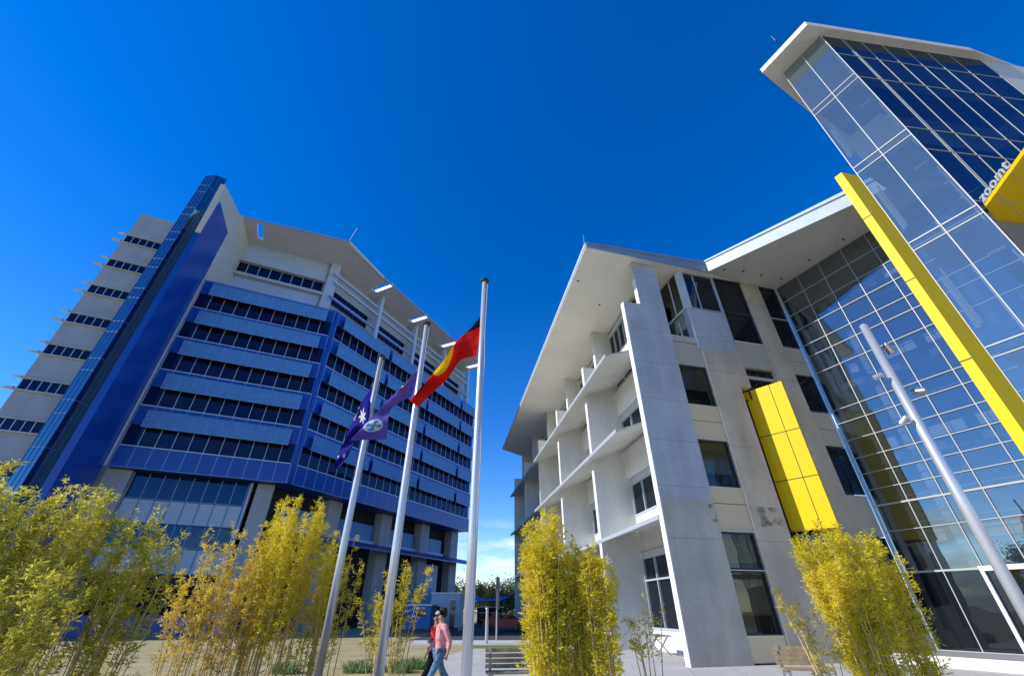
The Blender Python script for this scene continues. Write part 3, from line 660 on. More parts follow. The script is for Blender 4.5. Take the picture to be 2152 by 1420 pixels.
# left-facing glazing over the terrace
T = Frame(G(4.0, 0, 0), -14, 76)
b2 = MB(); b2.box(T, .05, 2.6, .02, .07, 16.55, H - .04); o_ = b2.build('terrace_window', M['glass_bz'], cb)
f = MB(); f.box(T, 1.0, 1.06, -.04, .018, 16.55, H - .04); f.box(T, -.0, 3.2, -.06, .02, 16.38, 16.55); f.build('frame', M['fascia'], o_)
b2 = MB(); b2.box(T, .05, 2.6, .02, .06, 14.33, 16.37); o_ = b2.build('balustrade', M['glass_gn'], cb)
f = MB(); f.box(T, 1.0, 1.06, -.06, .018, 14.4, 16.0); f.box(T, 0, .06, -.03, .018, 14.33, 16.37); f.build('frame', M['white'], o_)
# pier C
pier(8.54, 9.88, 0, H - .01, 'conc_warm')
# strip 3
for z0, z1, m_ in ((0, .9, 'greyclad'), (4.5, 6.3, 'greyclad'), (8.72, 9.6, 'greyclad'), (9.63, 10.56, 'greyclad'), (12.83, 13.7, 'greyclad'), (13.73, 14.66, 'greyclad')):
    pier(9.89, 11.22, z0, z1, m_, .08, .5, 'cladding_panel')
for z0, z1 in ((.93, 4.45), (6.35, 8.66), (10.6, 12.8), (14.7, 16.7), (16.78, H - .04)): pane(9.9, 11.2, z0, z1, 'glass_dk', .14)
for z in (16.71,): pier(9.9, 11.2, z, z + .06, 'frame', .03, .3, 'mullion')
# angled yellow box
Y = Frame(G(6.8, 0, 0), -42)     # u to the back-left
b2 = MB(); b2.box(Y, -1.26, .68, 0.02, -.12, 4.6, 11.48)
yb = b2.build('yellow_panel_box', M['yellow'], cb)
b2 = MB(); q = [Y(-1.26, -.12, 0), Y(-1.26, .02, 0), G(8.3, .02, 0), G(8.55, -.01, 0)]
b2.poly([(p.x, p.y) for p in q], 4.61, 11.46); b2.build('yellow_return', M['yellow'], yb)
FW_ = -1 if False else 1
jn = MB()
for z in (6.75, 8.95): jn.box(Y, -1.27, .69, -.0, .026, z, z + .035)
jn.box(Y, -.66, -.63, 0, .026, 4.6, 11.48)
jn.build('panel_joint', M['joint'], yb)

# ---- curtain wall (C)
Bc = G(11.3, 0, 0)
C = Frame(Bc, 153.2, -116.8 + 180)       # u toward the viewer-right, w inward (az 63.2)
gl = MB()
UC = 13.6
us = [0, 1.4, 2.7, 4.0, 5.3, 6.6, 7.9, 9.2, 10.5, 11.8, 13.1, UC]
zsC = [.32, 3.05, 4.7, 5.82, 6.55, 7.3, 8.08, 9.0, 9.93, 10.66, 12.95, 14.05, 14.8, 15.9, 17.0, 18.1, H - .02]
gl.sheet(C, 0, UC, .06, .32, H - .02); cw = gl.build('curtain_wall', M['glass_cw'], cb)
f = MB()
for u_ in us: 
    t = .017
    f.box(C, u_ - t, u_ + t, 0, .058, .32, H - .02)
for z in zsC:
    t = .036 if z in (3.05, 5.82) else .015
    f.box(C, 0.03, UC, -.004, .055, z - t, z + t)
f.build('mullion_grid', M['frame_lt'], cw)
g = MB(); g.box(C, .03, UC, .02, .05, .33, 3.0); g.build('lobby_glass', M['glass_dk'], cb)
f = MB(); f.box(C, -.07, .02, -.06, .06, .3, H - .02); f.build('edge_frame', M['fascia'], cw)
f = MB(); f.box(C, 2.6, 2.72, -.12, -.005, .32, 3.1); f.box(C, 2.6, 9, -.14, -.005, 2.95, 3.12); f.box(C, 4.6, 4.7, -.12, -.005, .32, 2.94); f.build('door_frame', M['white'], cw)
# interior behind the glass
for z in (3.9, 8.0, 12.1, 16.2):
    s = MB(); s.box(C, .3, UC - .2, 1.0, 6, z - .2, z + .15); s.build('floor_slab', M['interior'], cb)
    for j in range(7):
        s = MB(); s.box(C, 1.6 + j * 1.7, 1.6 + j * 1.7 + (1.25 if j % 3 else .35), .38, .42, z + .25, z + .72); s.build('balcony_panel', M['white'], cb)
    s = MB(); s.tube([C(.8, .5, z + 1.1), C(UC - .3, .5, z + 1.1)], .03, 6); s.build('handrail', M['frame_lt'], cb)
    s = MB(); s.tube([C(.8, .45, z + 2.2), C(UC - .3, .45, z + 2.2)], .045, 6); s.tube([C(3.1, .45, z + 2.2), C(4.0, .45, z + 3.2)], .025, 6); s.build('wind_truss', M['frame_lt'], cb)
s = MB(); s.box(C, .3, UC, 6.0, 6.3, 0, H - .1); s.build('atrium_wall', M['interior'], cb)
s = MB(); s.box(C, .06, .2, .12, 6.4, 0, H - .05); s.build('atrium_wall', M['dark'], cb)
s = MB(); s.box(C, .2, UC, 6.31, 6.5, 0, H - .05); s.build('atrium_wall', M['dark'], cb)
for u_ in (2.0, 7.2, 12.4):
    s = MB(); s.tube([C(u_, 1.6, .3), C(u_, 1.6, H - .1)], .22, 12); s.build('atrium_column', M['white'], cb)
s = MB(); s.box(C, -.1, 16, -3.4, 6, .02, .3); s.build('plinth', M['pave_shade'], cb)
s = MB(); s.box(C, -.1, 16, -3.46, -3.405, .01, .33); s.build('plinth_edge', M['conc_edge'], cb)

# ------------------------------------------------------------------ GLASS TOWER with yellow fin (far right)
nC = dv(63.2)
Pt = Bc - nC * 8
TA = Frame(Pt, 153.2, 63.2)
tw = thing('glass_stair_tower', (14.6, 8.7, 0), 'tall glass stair tower with a yellow fin and overhanging roof, at the right edge', 'building')
u0, u1, um = 8.0, 9.86, 8.93
HT = 24.45
L3 = TA(u1, 0, 0); B = Frame(L3, 83, -7)
g = MB(); g.sheet(TA, u0, u1, 0, 0, HT - .01); ga = g.build('glass_wall', M['glass_tw'], tw)
f = MB(); zz_ = 24.9
for u_ in (u0, um, u1): f.box(TA, u_ - .013, u_ + .013, -.03, -.002, 0, HT - .01)
tz = [20.8, 16.55, 12.3, 8.05, 3.8]
for z in tz:
    f.box(TA, u0, u1, -.03, -.002, z - .018, z + .018); f.box(TA, u0, u1, -.028, -.002, z - .36, z - .33)
f.build('mullion', M['frame_lt'], ga)
for z in tz:   # stair landings, balustrades and blinds inside
    s = MB(); s.box(TA, u0 + .15, u1 - .15, .25, 2.5, z - .35, z - .1); s.build('landing', M['interior'], tw)
    s = MB(); s.box(TA, u0 + .10, u0 + .22, .06, .1, z - 3.6, z - 1.6); s.box(TA, u0 + .22, u0 + .28, .101, .12, z - 3.5, z - 1.3); s.build('blind', M['white'], tw)
    s = MB(); s.box(TA, um + .35, um + .75, .30, .42, z - 1.5, z - 1.46); s.build('light_panel', M['white'], tw)
g = MB(); g.sheet(B, .02, 8.6, 0, 12.3, HT - .01); gB = g.build('glass_wall', M['glass_nv'], tw)
f = MB()
for u_ in (0.0, 1.05, 2.1, 3.2, 4.4, 5.6, 6.9, 8.6): f.box(B, u_ - .012, u_ + .012, -.018, -.002, 12.3, HT - .01)
for u_ in (1.15,): f.box(B, u_ - .006, u_ + .006, -.02, -.002, 12.3, HT - .01)
for z in (22.6, 20.5, 16.7, 12.5, 15.3): f.box(B, 0.02, 8.6, -.018, -.002, z - .016, z + .016)
f.build('mullion', M['frame_lt'], gB)
for z in tz:
    s = MB(); s.box(B, .9, 8.4, .4, 1.3, z - .3, z - .05); s.build('floor_slab', M['interior'], tw)
    s = MB(); s.box(B, .35, .52, .2, .26, z + .1, z + 2.4); s.build('blind', M['white'], tw)
# cream side wall after glass end B
s = MB(); s.box(B, 8.62, 16, .0, .3, 12.3, HT - .01); s.build('end_wall', M['cream'], tw)
# body closing left/back side
# roof
rp = [(75, 315), (325, 45)]
z3 = lambda x, y: (1560 + x / 2.63, 20 + y / 2.63)
t1 = atz(*z3(110, 350), HT); t2 = atz(*z3(360, 85), HT); t3 = atz(*z3(1280, 230), HT); t4 = atz(*z3(1557, 335), HT)
tb = atz(*z3(380, 575), HT)
tk = tb + dv(degrees_(atan2(tb.x, tb.y)) + 7) * 6
mb = MB(); mb.poly([(t1.x, t1.y), (t2.x, t2.y), (t3.x, t3.y), (t4.x, t4.y), (34, 14), (30, 15), (tk.x, tk.y), (tb.x, tb.y)], HT, HT + .35)
rf = mb.build('roof', M['soffit'], tw)
H_ = H; H = HT
def fas2(a, b, h, m_, th=.07, drop=.03):
    n = (b - a).normalized(); o = Vector((n.y, -n.x, 0)) * th; f = MB()
    f.prism([a + Vector((0, 0, HT - drop)), b + Vector((0, 0, HT - drop)), b + o + Vector((0, 0, HT - drop)), a + o + Vector((0, 0, HT - drop))],
            [a + Vector((0, 0, HT + h)), b + Vector((0, 0, HT + h)), b + o + Vector((0, 0, HT + h)), a + o + Vector((0, 0, HT + h))]); f.build('fascia', m_, rf)
r_ = ray(1595, 133); hf = CZ + r_.z * hypot(t1.x, t1.y) / hypot(r_.x, r_.y) - HT
fas2(t1, t2, 1.0, M['fascia']); fas2(t2, t3, .5, M['fascia_shade']); fas2(t3, t4, .5, M['fascia_shade'])
H = H_
q = atz(1629, 85, HT + .6); mb = MB(); mb.tube([q, q + Vector((-.02, .02, .5))], [.015, .008], 5); mb.build('lightning_rod', M['galv'], rf)
# yellow fin
yz = 16.86
mb = MB()
ya = TA(7.32, 0, 0); yb_ = TA(7.62, 0, 0)
FY = Frame(TA(7.62, 0, 0), 76)
# plan: bright face along TA (7.32..7.62), dark face along az 76 to meet the glass edge at u0
def meet(p, az, px, py):   # point from p along az that lies on the sight line through (px, py)
    r_ = ray(px, py); d_ = dv(az); k_ = -(p.x * r_.y - p.y * r_.x) / (d_.x * r_.y - d_.y * r_.x); q_ = p + d_ * k_
    return Vector((q_.x, q_.y, 0)), CZ + r_.z * hypot(q_.x, q_.y) / hypot(r_.x, r_.y)
p2 = TA(8.0, -.001, 0); p1, zy1 = meet(p2, 78, 2006, 700); p0, zy0 = meet(p1, -26.8, 1976, 700); p3 = p2 + (p0 - p1); r_ = ray(1762, 366); yz = CZ + r_.z * hypot(p1.x, p1.y) / hypot(r_.x, r_.y)
mb.poly([(p0.x, p0.y), (p1.x, p1.y), (p2.x, p2.y), (p3.x, p3.y)], 0, yz)
yf = mb.build('yellow_fin', M['yellow'], tw)
jn = MB()
FJ = Frame(p0, 153.2, 63.2); wj = (p1 - p0).length
for z in (4.6, 7.6, 10.6, 13.6):
    jn = MB(); jn.box(FJ, -.004, wj + .004, -.006, .002, z, z + .03); jn.build('panel_joint', M['joint'], yf)
# yellow sign canopy with standing letters
zc = 12.2
c0 = atz(2072, 434, zc); c1 = atz(2200, 258, zc)
dd = (c1 - c0).normalized(); cr = Vector((dd.y, -dd.x, 0))
if cr.x < 0: cr = -cr
mb = MB(); mb.poly([(c0.x, c0.y), (c1.x, c1.y), (c1.x + 6, c1.y + .5), (c0.x + 16, c0.y + 8), (c0.x + sin(radians(58)) * 14, c0.y + cos(radians(58)) * 14)], zc, zc + .12)
cn = mb.build('sign_canopy', M['yellow'], tw)
jn = MB()
for t in (.55, 1.3, 2.1):
    a_ = c0 + dd * t; jn.tube([a_ + Vector((0, 0, -.004)), a_ + dv(63) * 5 + Vector((0, 0, -.004))], .012, 4)
for t in (.25, 1.4):
    a_ = c0 + dd * t; jn.tube([a_ + Vector((0, 0, -.006)), a_ + dv(86) * 5 + Vector((0, 0, -.006))], .012, 4)
jn.build('panel_joint', M['greyclad'], cn)
def text(s_, size, mt, parent, M4, ext=.02):
    cu = bpy.data.curves.new('t', 'FONT'); cu.body = s_; cu.size = size; cu.extrude = ext; cu.space_character = 1.12; cu.offset = .004
    to = bpy.data.objects.new('t', cu); COL.objects.link(to)
    dg = bpy.context.evaluated_depsgraph_get(); dg.update()
    me = bpy.data.meshes.new_from_object(to.evaluated_get(dg)); bpy.data.objects.remove(to)
    me.transform(Matrix.Translation(-WLOC[parent.name]) @ M4)
    me.materials.append(mt); o = bpy.data.objects.new('sign_letters', me); COL.objects.link(o); o.parent = parent; WLOC[o.name] = WLOC[parent.name]
    return o
X = dd; Yv = Vector((0, 0, 1)); Z = X.cross(Yv)
org = c0 + dd * .03 + Vector((0, 0, .13))
m4 = Matrix(((X.x, Yv.x, Z.x, org.x), (X.y, Yv.y, Z.y, org.y), (X.z, Yv.z, Z.z, org.z), (0, 0, 0, 1)))
text('zoomt', .48, M['frame'], cn, m4)

# ------------------------------------------------------------------ FLAGPOLES
def azdir(x, y): r = ray(x, y); return Vector((r.x, r.y, 0)).normalized()
PH = 8.5
poles = []
def pole(px, py, h, rb, rt, label):
    r = ray(px, py); t = r.z / hypot(r.x, r.y); D = (h - CZ) / t; d = azdir(px, py) * D
    o = thing('flagpole', (d.x, d.y, 0), label, 'flagpole', 'silver flagpoles in a row')
    m = MB(); m.tube([d + Vector((0, 0, z * h)) for z in (0, .33, .66, 1)], [rb, rb * .95 + rt * .05, (rb + rt) / 2, rt], 20); m.build('shaft', M['steel'], o, smooth=True)
    m = MB(); m.tube([d + Vector((0, 0, h)), d + Vector((0, 0, h + .03)), d + Vector((0, 0, h + .05)), d + Vector((0, 0, h + .09))], [rt * 1.7, rt * 1.9, rt * 1.8, rt * .9], 16); m.build('finial', M['bronze'], o)
    m = MB(); a = -azdir(px, py) * (rb * .8) + Vector((azdir(px, py).y, -azdir(px, py).x, 0)) * rb * .8
    pts = [d + a * (1 - .1 * (i / 10)) + Vector((.012 * sin(i * 2.1), .01 * cos(i), 1.2 + (h - 1.35) * i / 10)) for i in range(11)]
    m.tube(pts, .007, 5); m.build('halyard', M['rope'], o)
    m = MB(); m.tube([d, d + Vector((0, 0, .05))], [rb * 2.3, rb * 2.2], 16); m.build('base_flange', M['galv'], o)
    poles.append((d, D)); return o
pole(801.6, 750, PH, .092, .062, 'shortest-looking silver flagpole on the left flying the dark blue starred flag')
pole(897, 682, PH, .090, .062, 'middle silver flagpole flying the purple-blue flag with a round badge')
pole(1018.8, 592, PH, .084, .060, 'tallest-looking silver flagpole on the right flying the red, black and yellow flag')

def interp(c, s):
    n = len(c) - 1; x = s * n; i = min(int(x), n - 1); t = x - i
    p0 = c[max(i - 1, 0)]; p1 = c[i]; p2 = c[i + 1]; p3 = c[min(i + 2, n)]
    return tuple(.5 * ((2 * p1[k]) + (-p0[k] + p2[k]) * t + (2 * p0[k] - 5 * p1[k] + 4 * p2[k] - p3[k]) * t * t + (-p0[k] + 3 * p1[k] - 3 * p2[k] + p3[k]) * t ** 3) for k in range(3))
def cloth(name, curves, Y0, design, mats, label, NU=150, NV=80, folds=(.05, 5, 1.3)):
    """hanging cloth: curves = list over v (0 top..1 bottom) of lists over s of (px,py,depth offset)"""
    m = MB(); vs = []
    amp, fr, sk = folds
    for j in range(NV + 1):
        v = j / NV
        x = v * (len(curves) - 1); a = min(int(x), len(curves) - 2); t = x - a; ts = t * t * (3 - 2 * t) if len(curves) > 2 else t
        for i in range(NU + 1):
            s = i / NU
            p = interp(curves[a], s); q = interp(curves[a + 1], s)
            px = p[0] + (q[0] - p[0]) * t; py = p[1] + (q[1] - p[1]) * t; dy = p[2] + (q[2] - p[2]) * ts
            dy += amp * sin(fr * (s * 1.7 + v * sk) * pi) * min(1, s * 4) + amp * .5 * sin(13 * v + 5 * s) * min(1, s * 3)
            vs.append(atY(px, py, Y0 + dy))
    fs = []; mi = []
    for j in range(NV):
        for i in range(NU):
            k = j * (NU + 1) + i; fs.append((k, k + 1, k + NU + 2, k + NU + 1)); mi.append(design((i + .5) / NU, (j + .5) / NV))
    # the thing sits at its hoist
    loc = vs[0]
    me = bpy.data.meshes.new(name); me.from_pydata([tuple(v - loc) for v in vs], [], fs)
    for mm_ in mats: me.materials.append(mm_)
    me.polygons.foreach_set('material_index', mi); me.polygons.foreach_set('use_smooth', [True] * len(fs)); me.update()
    o = bpy.data.objects.new(name, me); COL.objects.link(o); o.location = loc
    tag(o, label, 'flag'); return o
def fabric(name, col):
    m = bpy.data.materials.new(name); m.use_nodes = True; t = m.node_tree; t.nodes.clear(); N = t.nodes.new; L = t.links.new
    o = N('ShaderNodeOutputMaterial'); d = N('ShaderNodeBsdfDiffuse'); tr = N('ShaderNodeBsdfTranslucent'); mx = N('ShaderNodeMixShader'); mx.inputs[0].default_value = .42
    d.inputs[0].default_value = (*col, 1); tr.inputs[0].default_value = (*col, 1)
    tc = N('ShaderNodeTexCoord'); n = N('ShaderNodeTexNoise'); n.inputs['Scale'].default_value = 4; n.inputs['Detail'].default_value = 3; L(tc.outputs['Object'], n.inputs['Vector'])
    b = N('ShaderNodeBump'); b.inputs['Strength'].default_value = .5; b.inputs['Distance'].default_value = .12; L(n.outputs[0], b.inputs['Height']); L(b.outputs[0], d.inputs['Normal'])
    L(d.outputs[0], mx.inputs[1]); L(tr.outputs[0], mx.inputs[2]); L(mx.outputs[0], o.inputs[0]); return m
fb = {k: fabric('flag ' + k, c) for k, c in dict(black=(.012, .012, .016), red=(.72, .02, .015), yellow=(.9, .55, .01), navy=(.03, .03, .26), purple=(.13, .10, .40), white=(.72, .72, .76), sky=(.05, .32, .72), brown=(.45, .25, .10)).items()}
def aboriginal(s, v):
    if (s * 2 - 1) ** 2 * 1.0 + ((v - .5) * 1.15) ** 2 < .3 ** 2 * 1.0: return 2
    return 0 if v < .5 else 1
def jack(s, v):  # canton in unit coords -> 0 field, 1 white, 2 red
    x = s - .5; y = (v - .5) * .5
    if abs(x) < .05 or abs(y) < .05: return 2
    if abs(x) < .09 or abs(y) < .09: return 1
    d1 = abs(x - y * 2) / 2.236; d2 = abs(x + y * 2) / 2.236
    if min(d1, d2) < .02: return 2
    if min(d1, d2) < .055: return 1
    return 0
def star(s, v, cx, cy, r, n=7):
    dx = (s - cx) * 2; dy = v - cy; rr = hypot(dx, dy)
    if rr > r: return False
    a = atan2(dx, -dy); k = (a / (2 * pi / n)) % 1; k = abs(k - .5) * 2
    return rr < r * (.42 + .58 * k ** 1.6)
def ausflag(s, v):
    if s < .5 and v < .5:
        return {0: 0, 1: 1, 2: 2}[jack(s * 2, v * 2)]
    for cx, cy, r in ((.27, .75, .17), (.75, .18, .085), (.75, .82, .085), (.62, .45, .085), (.87, .40, .085), (.80, .55, .05)):
        if star(s, v, cx, cy, r): return 1
    return 0
def qldflag(s, v):
    if s < .5 and v < .5: return {0: 0, 1: 1, 2: 2}[jack(s * 2, v * 2)]
    dx = (s - .75) * 2; dy = v - .70; r = hypot(dx, dy)
    if r < .19:
        a = abs(dx); b_ = abs(dy)
        if r < .045: return 4
        m_ = min(a, b_) / max(a, b_, 1e-6)
        if r < .165 and m_ < .42: return 3
        return 1
    return 0
d3, D3 = poles[2]; Yp = d3.y
cloth('flag', [
    [(1012, 662, -.02), (982, 700, .30), (946, 762, .45), (912, 805, .45), (884, 842, .4)],
    [(1010, 686, -.02), (968, 708, -.05), (932, 758, -.12), (896, 801, -.08), (861, 842, .0)],
    [(1003, 748, -.02), (968, 757, .10), (940, 796, .02), (907, 826, .08), (879, 856, .10)]], Yp, aboriginal, [fb['black'], fb['red'], fb['yellow']],
    'red and black flag with a yellow disc streaming from the right-hand pole', folds=(.05, 3.2, 1.0))
d2, D2 = poles[1]
cloth('flag', [
    [(888, 758, .0), (850, 822, .35), (812, 866, .4), (785, 900, .3), (752, 925, .2)],
    [(882, 772, -.02), (838, 818, -.05), (799, 857, -.05), (766, 892, -.1), (737, 925, -.1)],
    [(871, 832, -.02), (846, 842, .25), (820, 862, .05), (815, 896, -.05), (812, 923, .1)]], d2.y, qldflag, [fb['purple'], fb['white'], fb['red'], fb['sky'], fb['brown']],
    'purple-blue flag with a white round badge and pale blue cross, drooping across the left pole', folds=(.06, 3.0, .8))
d1, D1 = poles[0]
cloth('flag', [
    [(788, 797, .0), (766, 852, .4), (742, 906, .4), (720, 950, .3), (706, 984, .1)],
    [(784, 810, -.02), (757, 850, .05), (733, 902, .0), (712, 950, .05), (702, 984, .0)],
    [(778, 866, -.02), (770, 893, -.3), (750, 916, .1), (729, 962, -.1), (709, 985, .0)]], d1.y, ausflag, [fb['navy'], fb['white'], fb['red']],
    'dark navy flag with white stars hanging folded from the left pole', folds=(.08, 3.6, 1.1))

# ------------------------------------------------------------------ floodlight pole
r = ray(1814, 684); t = r.z / hypot(r.x, r.y); hL = 7.2; D = (hL - CZ) / t; d = azdir(1814, 684) * D
lp = thing('floodlight_pole', (d.x, d.y, 0), 'tall silver pole with four small floodlights in front of the curtain wall', 'light pole')
m = MB(); m.tube([d, d + Vector((0, 0, hL * .5)), d + Vector((0, 0, hL))], [.10, .09, .078], 20); m.build('shaft', M['steel'], lp, smooth=True)
m = MB(); m.tube([d + Vector((0, 0, hL)), d + Vector((0, 0, hL + .02))], [.08, .05], 20); m.build('cap', M['white'], lp)
right = Vector((azdir(1814, 684).y, -azdir(1814, 684).x, 0)); fwd = azdir(1814, 684)
for (px, py, sd_, aim, sz) in ((1868, 732, 1, (.15, -.3, -1), .10), (1846, 790, -1, (-.9, .1, -.25), .072), (1930, 822, 1, (1, .1, -.25), .088), (1900, 882, -1, (-.75, -.2, -.65), .072)):
    q = atY(px, py, d.y); side = 1 if sd_ > 0 else -1
    base = Vector((d.x, d.y, q.z - .12)); aim = Vector(aim).normalized()
    aim = right * aim.x + fwd * -aim.y + Vector((0, 0, aim.z)); aim.normalize()
    m = MB(); m.tube([q - aim * sz * 1.4, q - aim * sz * .9, q + aim * sz * .6, q + aim * sz * 1.25], [sz * .35, sz * .62, sz * .8, sz * .85], 14)
    m.box(Frame(q - aim * sz * .6 + Vector((0, 0, 0)), 20), -.04, .04, -.05, .05, 0, 0) if False else None
    fo = m.build('floodlight', M['lamp'] if sz > .08 else M['galv'], lp, smooth=False)
    m = MB(); m.tube([q + aim * sz * 1.2, q + aim * sz * 1.27], sz * .7, 14); m.build('lens', M['lens'], fo)
    m = MB(); m.tube([base, base + (q - base) * .5 + Vector((0, 0, .03)), q - aim * sz * .3], .018, 6); m.tube([q + right * sz, q + right * sz * .2 + Vector((0, 0, sz * .9)), q - right * sz], .012, 5); m.build('bracket', M['galv'], lp)

# ------------------------------------------------------------------ bamboo
def leafmat(name, c1, c2, c3, tr=.5):
    m = bpy.data.materials.new(name); m.use_nodes = True; t = m.node_tree; t.nodes.clear(); N = t.nodes.new; L = t.links.new
    o = N('ShaderNodeOutputMaterial'); d = N('ShaderNodeBsdfDiffuse'); tl = N('ShaderNodeBsdfTranslucent'); mx = N('ShaderNodeMixShader'); mx.inputs[0].default_value = tr
    ge = N('ShaderNodeNewGeometry'); r = N('ShaderNodeValToRGB'); r.color_ramp.elements[0].color = (*c1, 1); r.color_ramp.elements[1].color = (*c3, 1)
    e = r.color_ramp.elements.new(.5); e.color = (*c2, 1)
    tc = N('ShaderNodeTexCoord'); n = N('ShaderNodeTexNoise'); n.inputs['Scale'].default_value = 1.0; n.inputs['Detail'].default_value = 3; L(tc.outputs['Object'], n.inputs['Vector'])
    ad = N('ShaderNodeMath'); ad.operation = 'MULTIPLY_ADD'; ad.inputs[1].default_value = .62; L(ge.outputs['Random Per Island'], ad.inputs[0])
    m2 = N('ShaderNodeMath'); m2.operation = 'MULTIPLY_ADD'; m2.inputs[1].default_value = 1.5; m2.inputs[2].default_value = -.56; L(n.outputs[0], m2.inputs[0]); L(m2.outputs[0], ad.inputs[2])
    L(ad.outputs[0], r.inputs[0]); L(r.outputs[0], d.inputs[0]); L(r.outputs[0], tl.inputs[0])
    L(d.outputs[0], mx.inputs[1]); L(tl.outputs[0], mx.inputs[2]); L(mx.outputs[0], o.inputs[0]); return m
LM = {'gold': leafmat('golden green bamboo leaf', (.46, .42, .03), (.80, .70, .05), (.92, .74, .10)),
      'green': leafmat('olive bamboo leaf', (.24, .26, .04), (.58, .54, .07), (.92, .80, .14)),
      'straw': leafmat('straw bamboo leaf', (.46, .36, .09), (.76, .60, .10), (.88, .70, .10)),
      'plant': leafmat('strappy green leaf', (.06, .12, .03), (.16, .26, .09), (.35, .48, .25))}
M['culm'] = mat('bamboo culm', (.62, .44, .18), .6, noise=.3, nscale=5)
def bamboo(cx, cy, rad, h, nc, leaves, lm, label, bare=.0, lean=(0, 0), spread=.25, seed=1, hv=.25, cat='bamboo', group='yellow-green bamboo clumps in the garden beds', lw=.012, ll=.108, rx=None):
    rnd = random.Random(seed)
    o = thing('bamboo_clump', (cx, cy, 0), label, cat, group)
    cu = MB(); V = []; Fc = []
    rx = rx or rad
    per = leaves // nc
    for c in range(nc):
        a = rnd.uniform(0, 2 * pi); q = sqrt(rnd.random())
        bx, by = cx + cos(a) * q * rx * .75, cy + sin(a) * q * rad * .75
        hh = h * (1 - rnd.random() * hv) * (1 - .12 * q * q)
        ox = cos(a) * q * spread * rx + rnd.uniform(-.18, .18) + lean[0]; oy = sin(a) * q * spread * rad + rnd.uniform(-.18, .18) + lean[1]
        def pt(t): return Vector((bx + ox * t ** 1.6, by + oy * t ** 1.6, hh * (t - .04 * t * t)))
        cu.tube([pt(i / 6) for i in range(7)], [.013, .012, .011, .009, .007, .005, .003], 4, cap=False)
        # branchlets
        nc_ = nc; nb = max(6, int(per * 2.5) // 13)
        for b in range(nb):
            t = bare + (1 - bare) * rnd.random() ** .62; p = pt(t)
            a2 = rnd.uniform(0, 2 * pi); bl_ = rnd.uniform(.08, .34) * (1.1 - .72 * t)
            dr = Vector((cos(a2), sin(a2), rnd.uniform(.25, .9))).normalized()
            for _ in range(13):
                s = rnd.uniform(.15, 1) * bl_; qn = p + dr * s + Vector((rnd.gauss(0, .025), rnd.gauss(0, .025), rnd.gauss(0, .03) - s * s * .3))
                ld = Vector((dr.x + rnd.gauss(0, .6), dr.y + rnd.gauss(0, .6), rnd.gauss(.35, .5))).normalized()
                l_ = ll * rnd.uniform(.5, 1.2); wv = ld.cross(Vector((rnd.gauss(0, 1), rnd.gauss(0, 1), rnd.gauss(0, 1)))).normalized() * lw * rnd.uniform(.6, 1.2)
                k = len(V); V.extend((tuple(qn), tuple(qn + ld * l_ * .45 + wv), tuple(qn + ld * l_), tuple(qn + ld * l_ * .45 - wv))); Fc.append((k, k + 1, k + 2, k + 3))
    cu.build('culm', M['culm'], o, fixn=False)
    f = MB(); f.v = V; f.f = Fc; f.m = [0] * len(Fc); f.build('foliage', LM[lm], o, fixn=False)
    return o
def BP(px, py, Yd):  # ground position whose clump reaches pixel top at depth Yd, and its height
    q = atY(px, py, Yd); return q.x, q.z
def clump(px, py, Yd, rad, nc, leaves, lm, label, **k):
    x, h = BP(px, py, Yd); return bamboo(x, Yd, rad, h * k.pop('hk', 1.0), nc, leaves, lm, label, **k)
clump(40, 955, 7.6, .85, 44, 7200, 'green', 'dense olive-green bamboo clump at the far left edge of the photo', seed=2, hv=.3)
clump(195, 985, 8.2, .95, 56, 8600, 'green', 'broad olive-green bamboo clump under the blue blade', seed=3, hv=.25)
clump(115, 1150, 7.0, .7, 22, 2400, 'green', 'lower olive bamboo growth in front at the bottom left corner', seed=22, hv=.3)
clump(345, 1055, 9.0, .70, 30, 4200, 'green', 'looser green bamboo clump left of the tan lawn gap', seed=4, hv=.35, spread=.5)
clump(500, 1080, 12.4, .75, 22, 3400, 'straw', 'thin straw-coloured bamboo clump right of the lawn gap', seed=5, bare=.1, hv=.4, spread=.5)
clump(655, 1015, 12.8, 1.0, 42, 9800, 'gold', 'bushy yellow bamboo clump in the middle, left of the first flagpole', seed=6, hv=.3, bare=.12)
clump(575, 1085, 12.4, .8, 18, 2600, 'straw', 'straw-stemmed bamboo clump in front of the bushy yellow one', seed=16, hv=.4, bare=.05)
clump(735, 1075, 13.0, .6, 16, 2600, 'gold', 'yellow bamboo stems leaning behind the first flagpole', seed=17, hv=.35, bare=.1, spread=.5)
clump(845, 1150, 12.5, .55, 13, 1500, 'gold', 'sparse brownish bamboo clump between the left and middle flagpoles', seed=7, bare=.3, hv=.45, spread=.5)
clump(1135, 1030, 9.6, .46, 38, 9000, 'gold', 'tall dense golden bamboo clump between the flagpoles and the concrete fins', seed=8, hv=.30, bare=.02, spread=.25)
clump(1195, 1105, 9.8, .40, 22, 4600, 'gold', 'middle golden bamboo stems joining the tall and short clumps', seed=19, hv=.3, bare=.05)
clump(1235, 1125, 9.6, .38, 20, 3800, 'gold', 'shorter golden bamboo clump against the concrete fins', seed=9, hv=.25, bare=.05, spread=.25)
clump(1345, 1225, 10.4, .30, 7, 260, 'straw', 'few bare orange bamboo stems before the concrete wall', seed=10, bare=.35, hv=.4, ll=.1)
clump(1722, 1080, 10.6, .66, 48, 11500, 'gold', 'big golden bamboo clump leaning below the yellow panel', seed=11, hv=.30, spread=.55, bare=.03)
clump(1808, 1085, 10.8, .34, 18, 3600, 'gold', 'narrow bamboo clump in front of the dark lobby glass', seed=12, hv=.3, spread=.3)
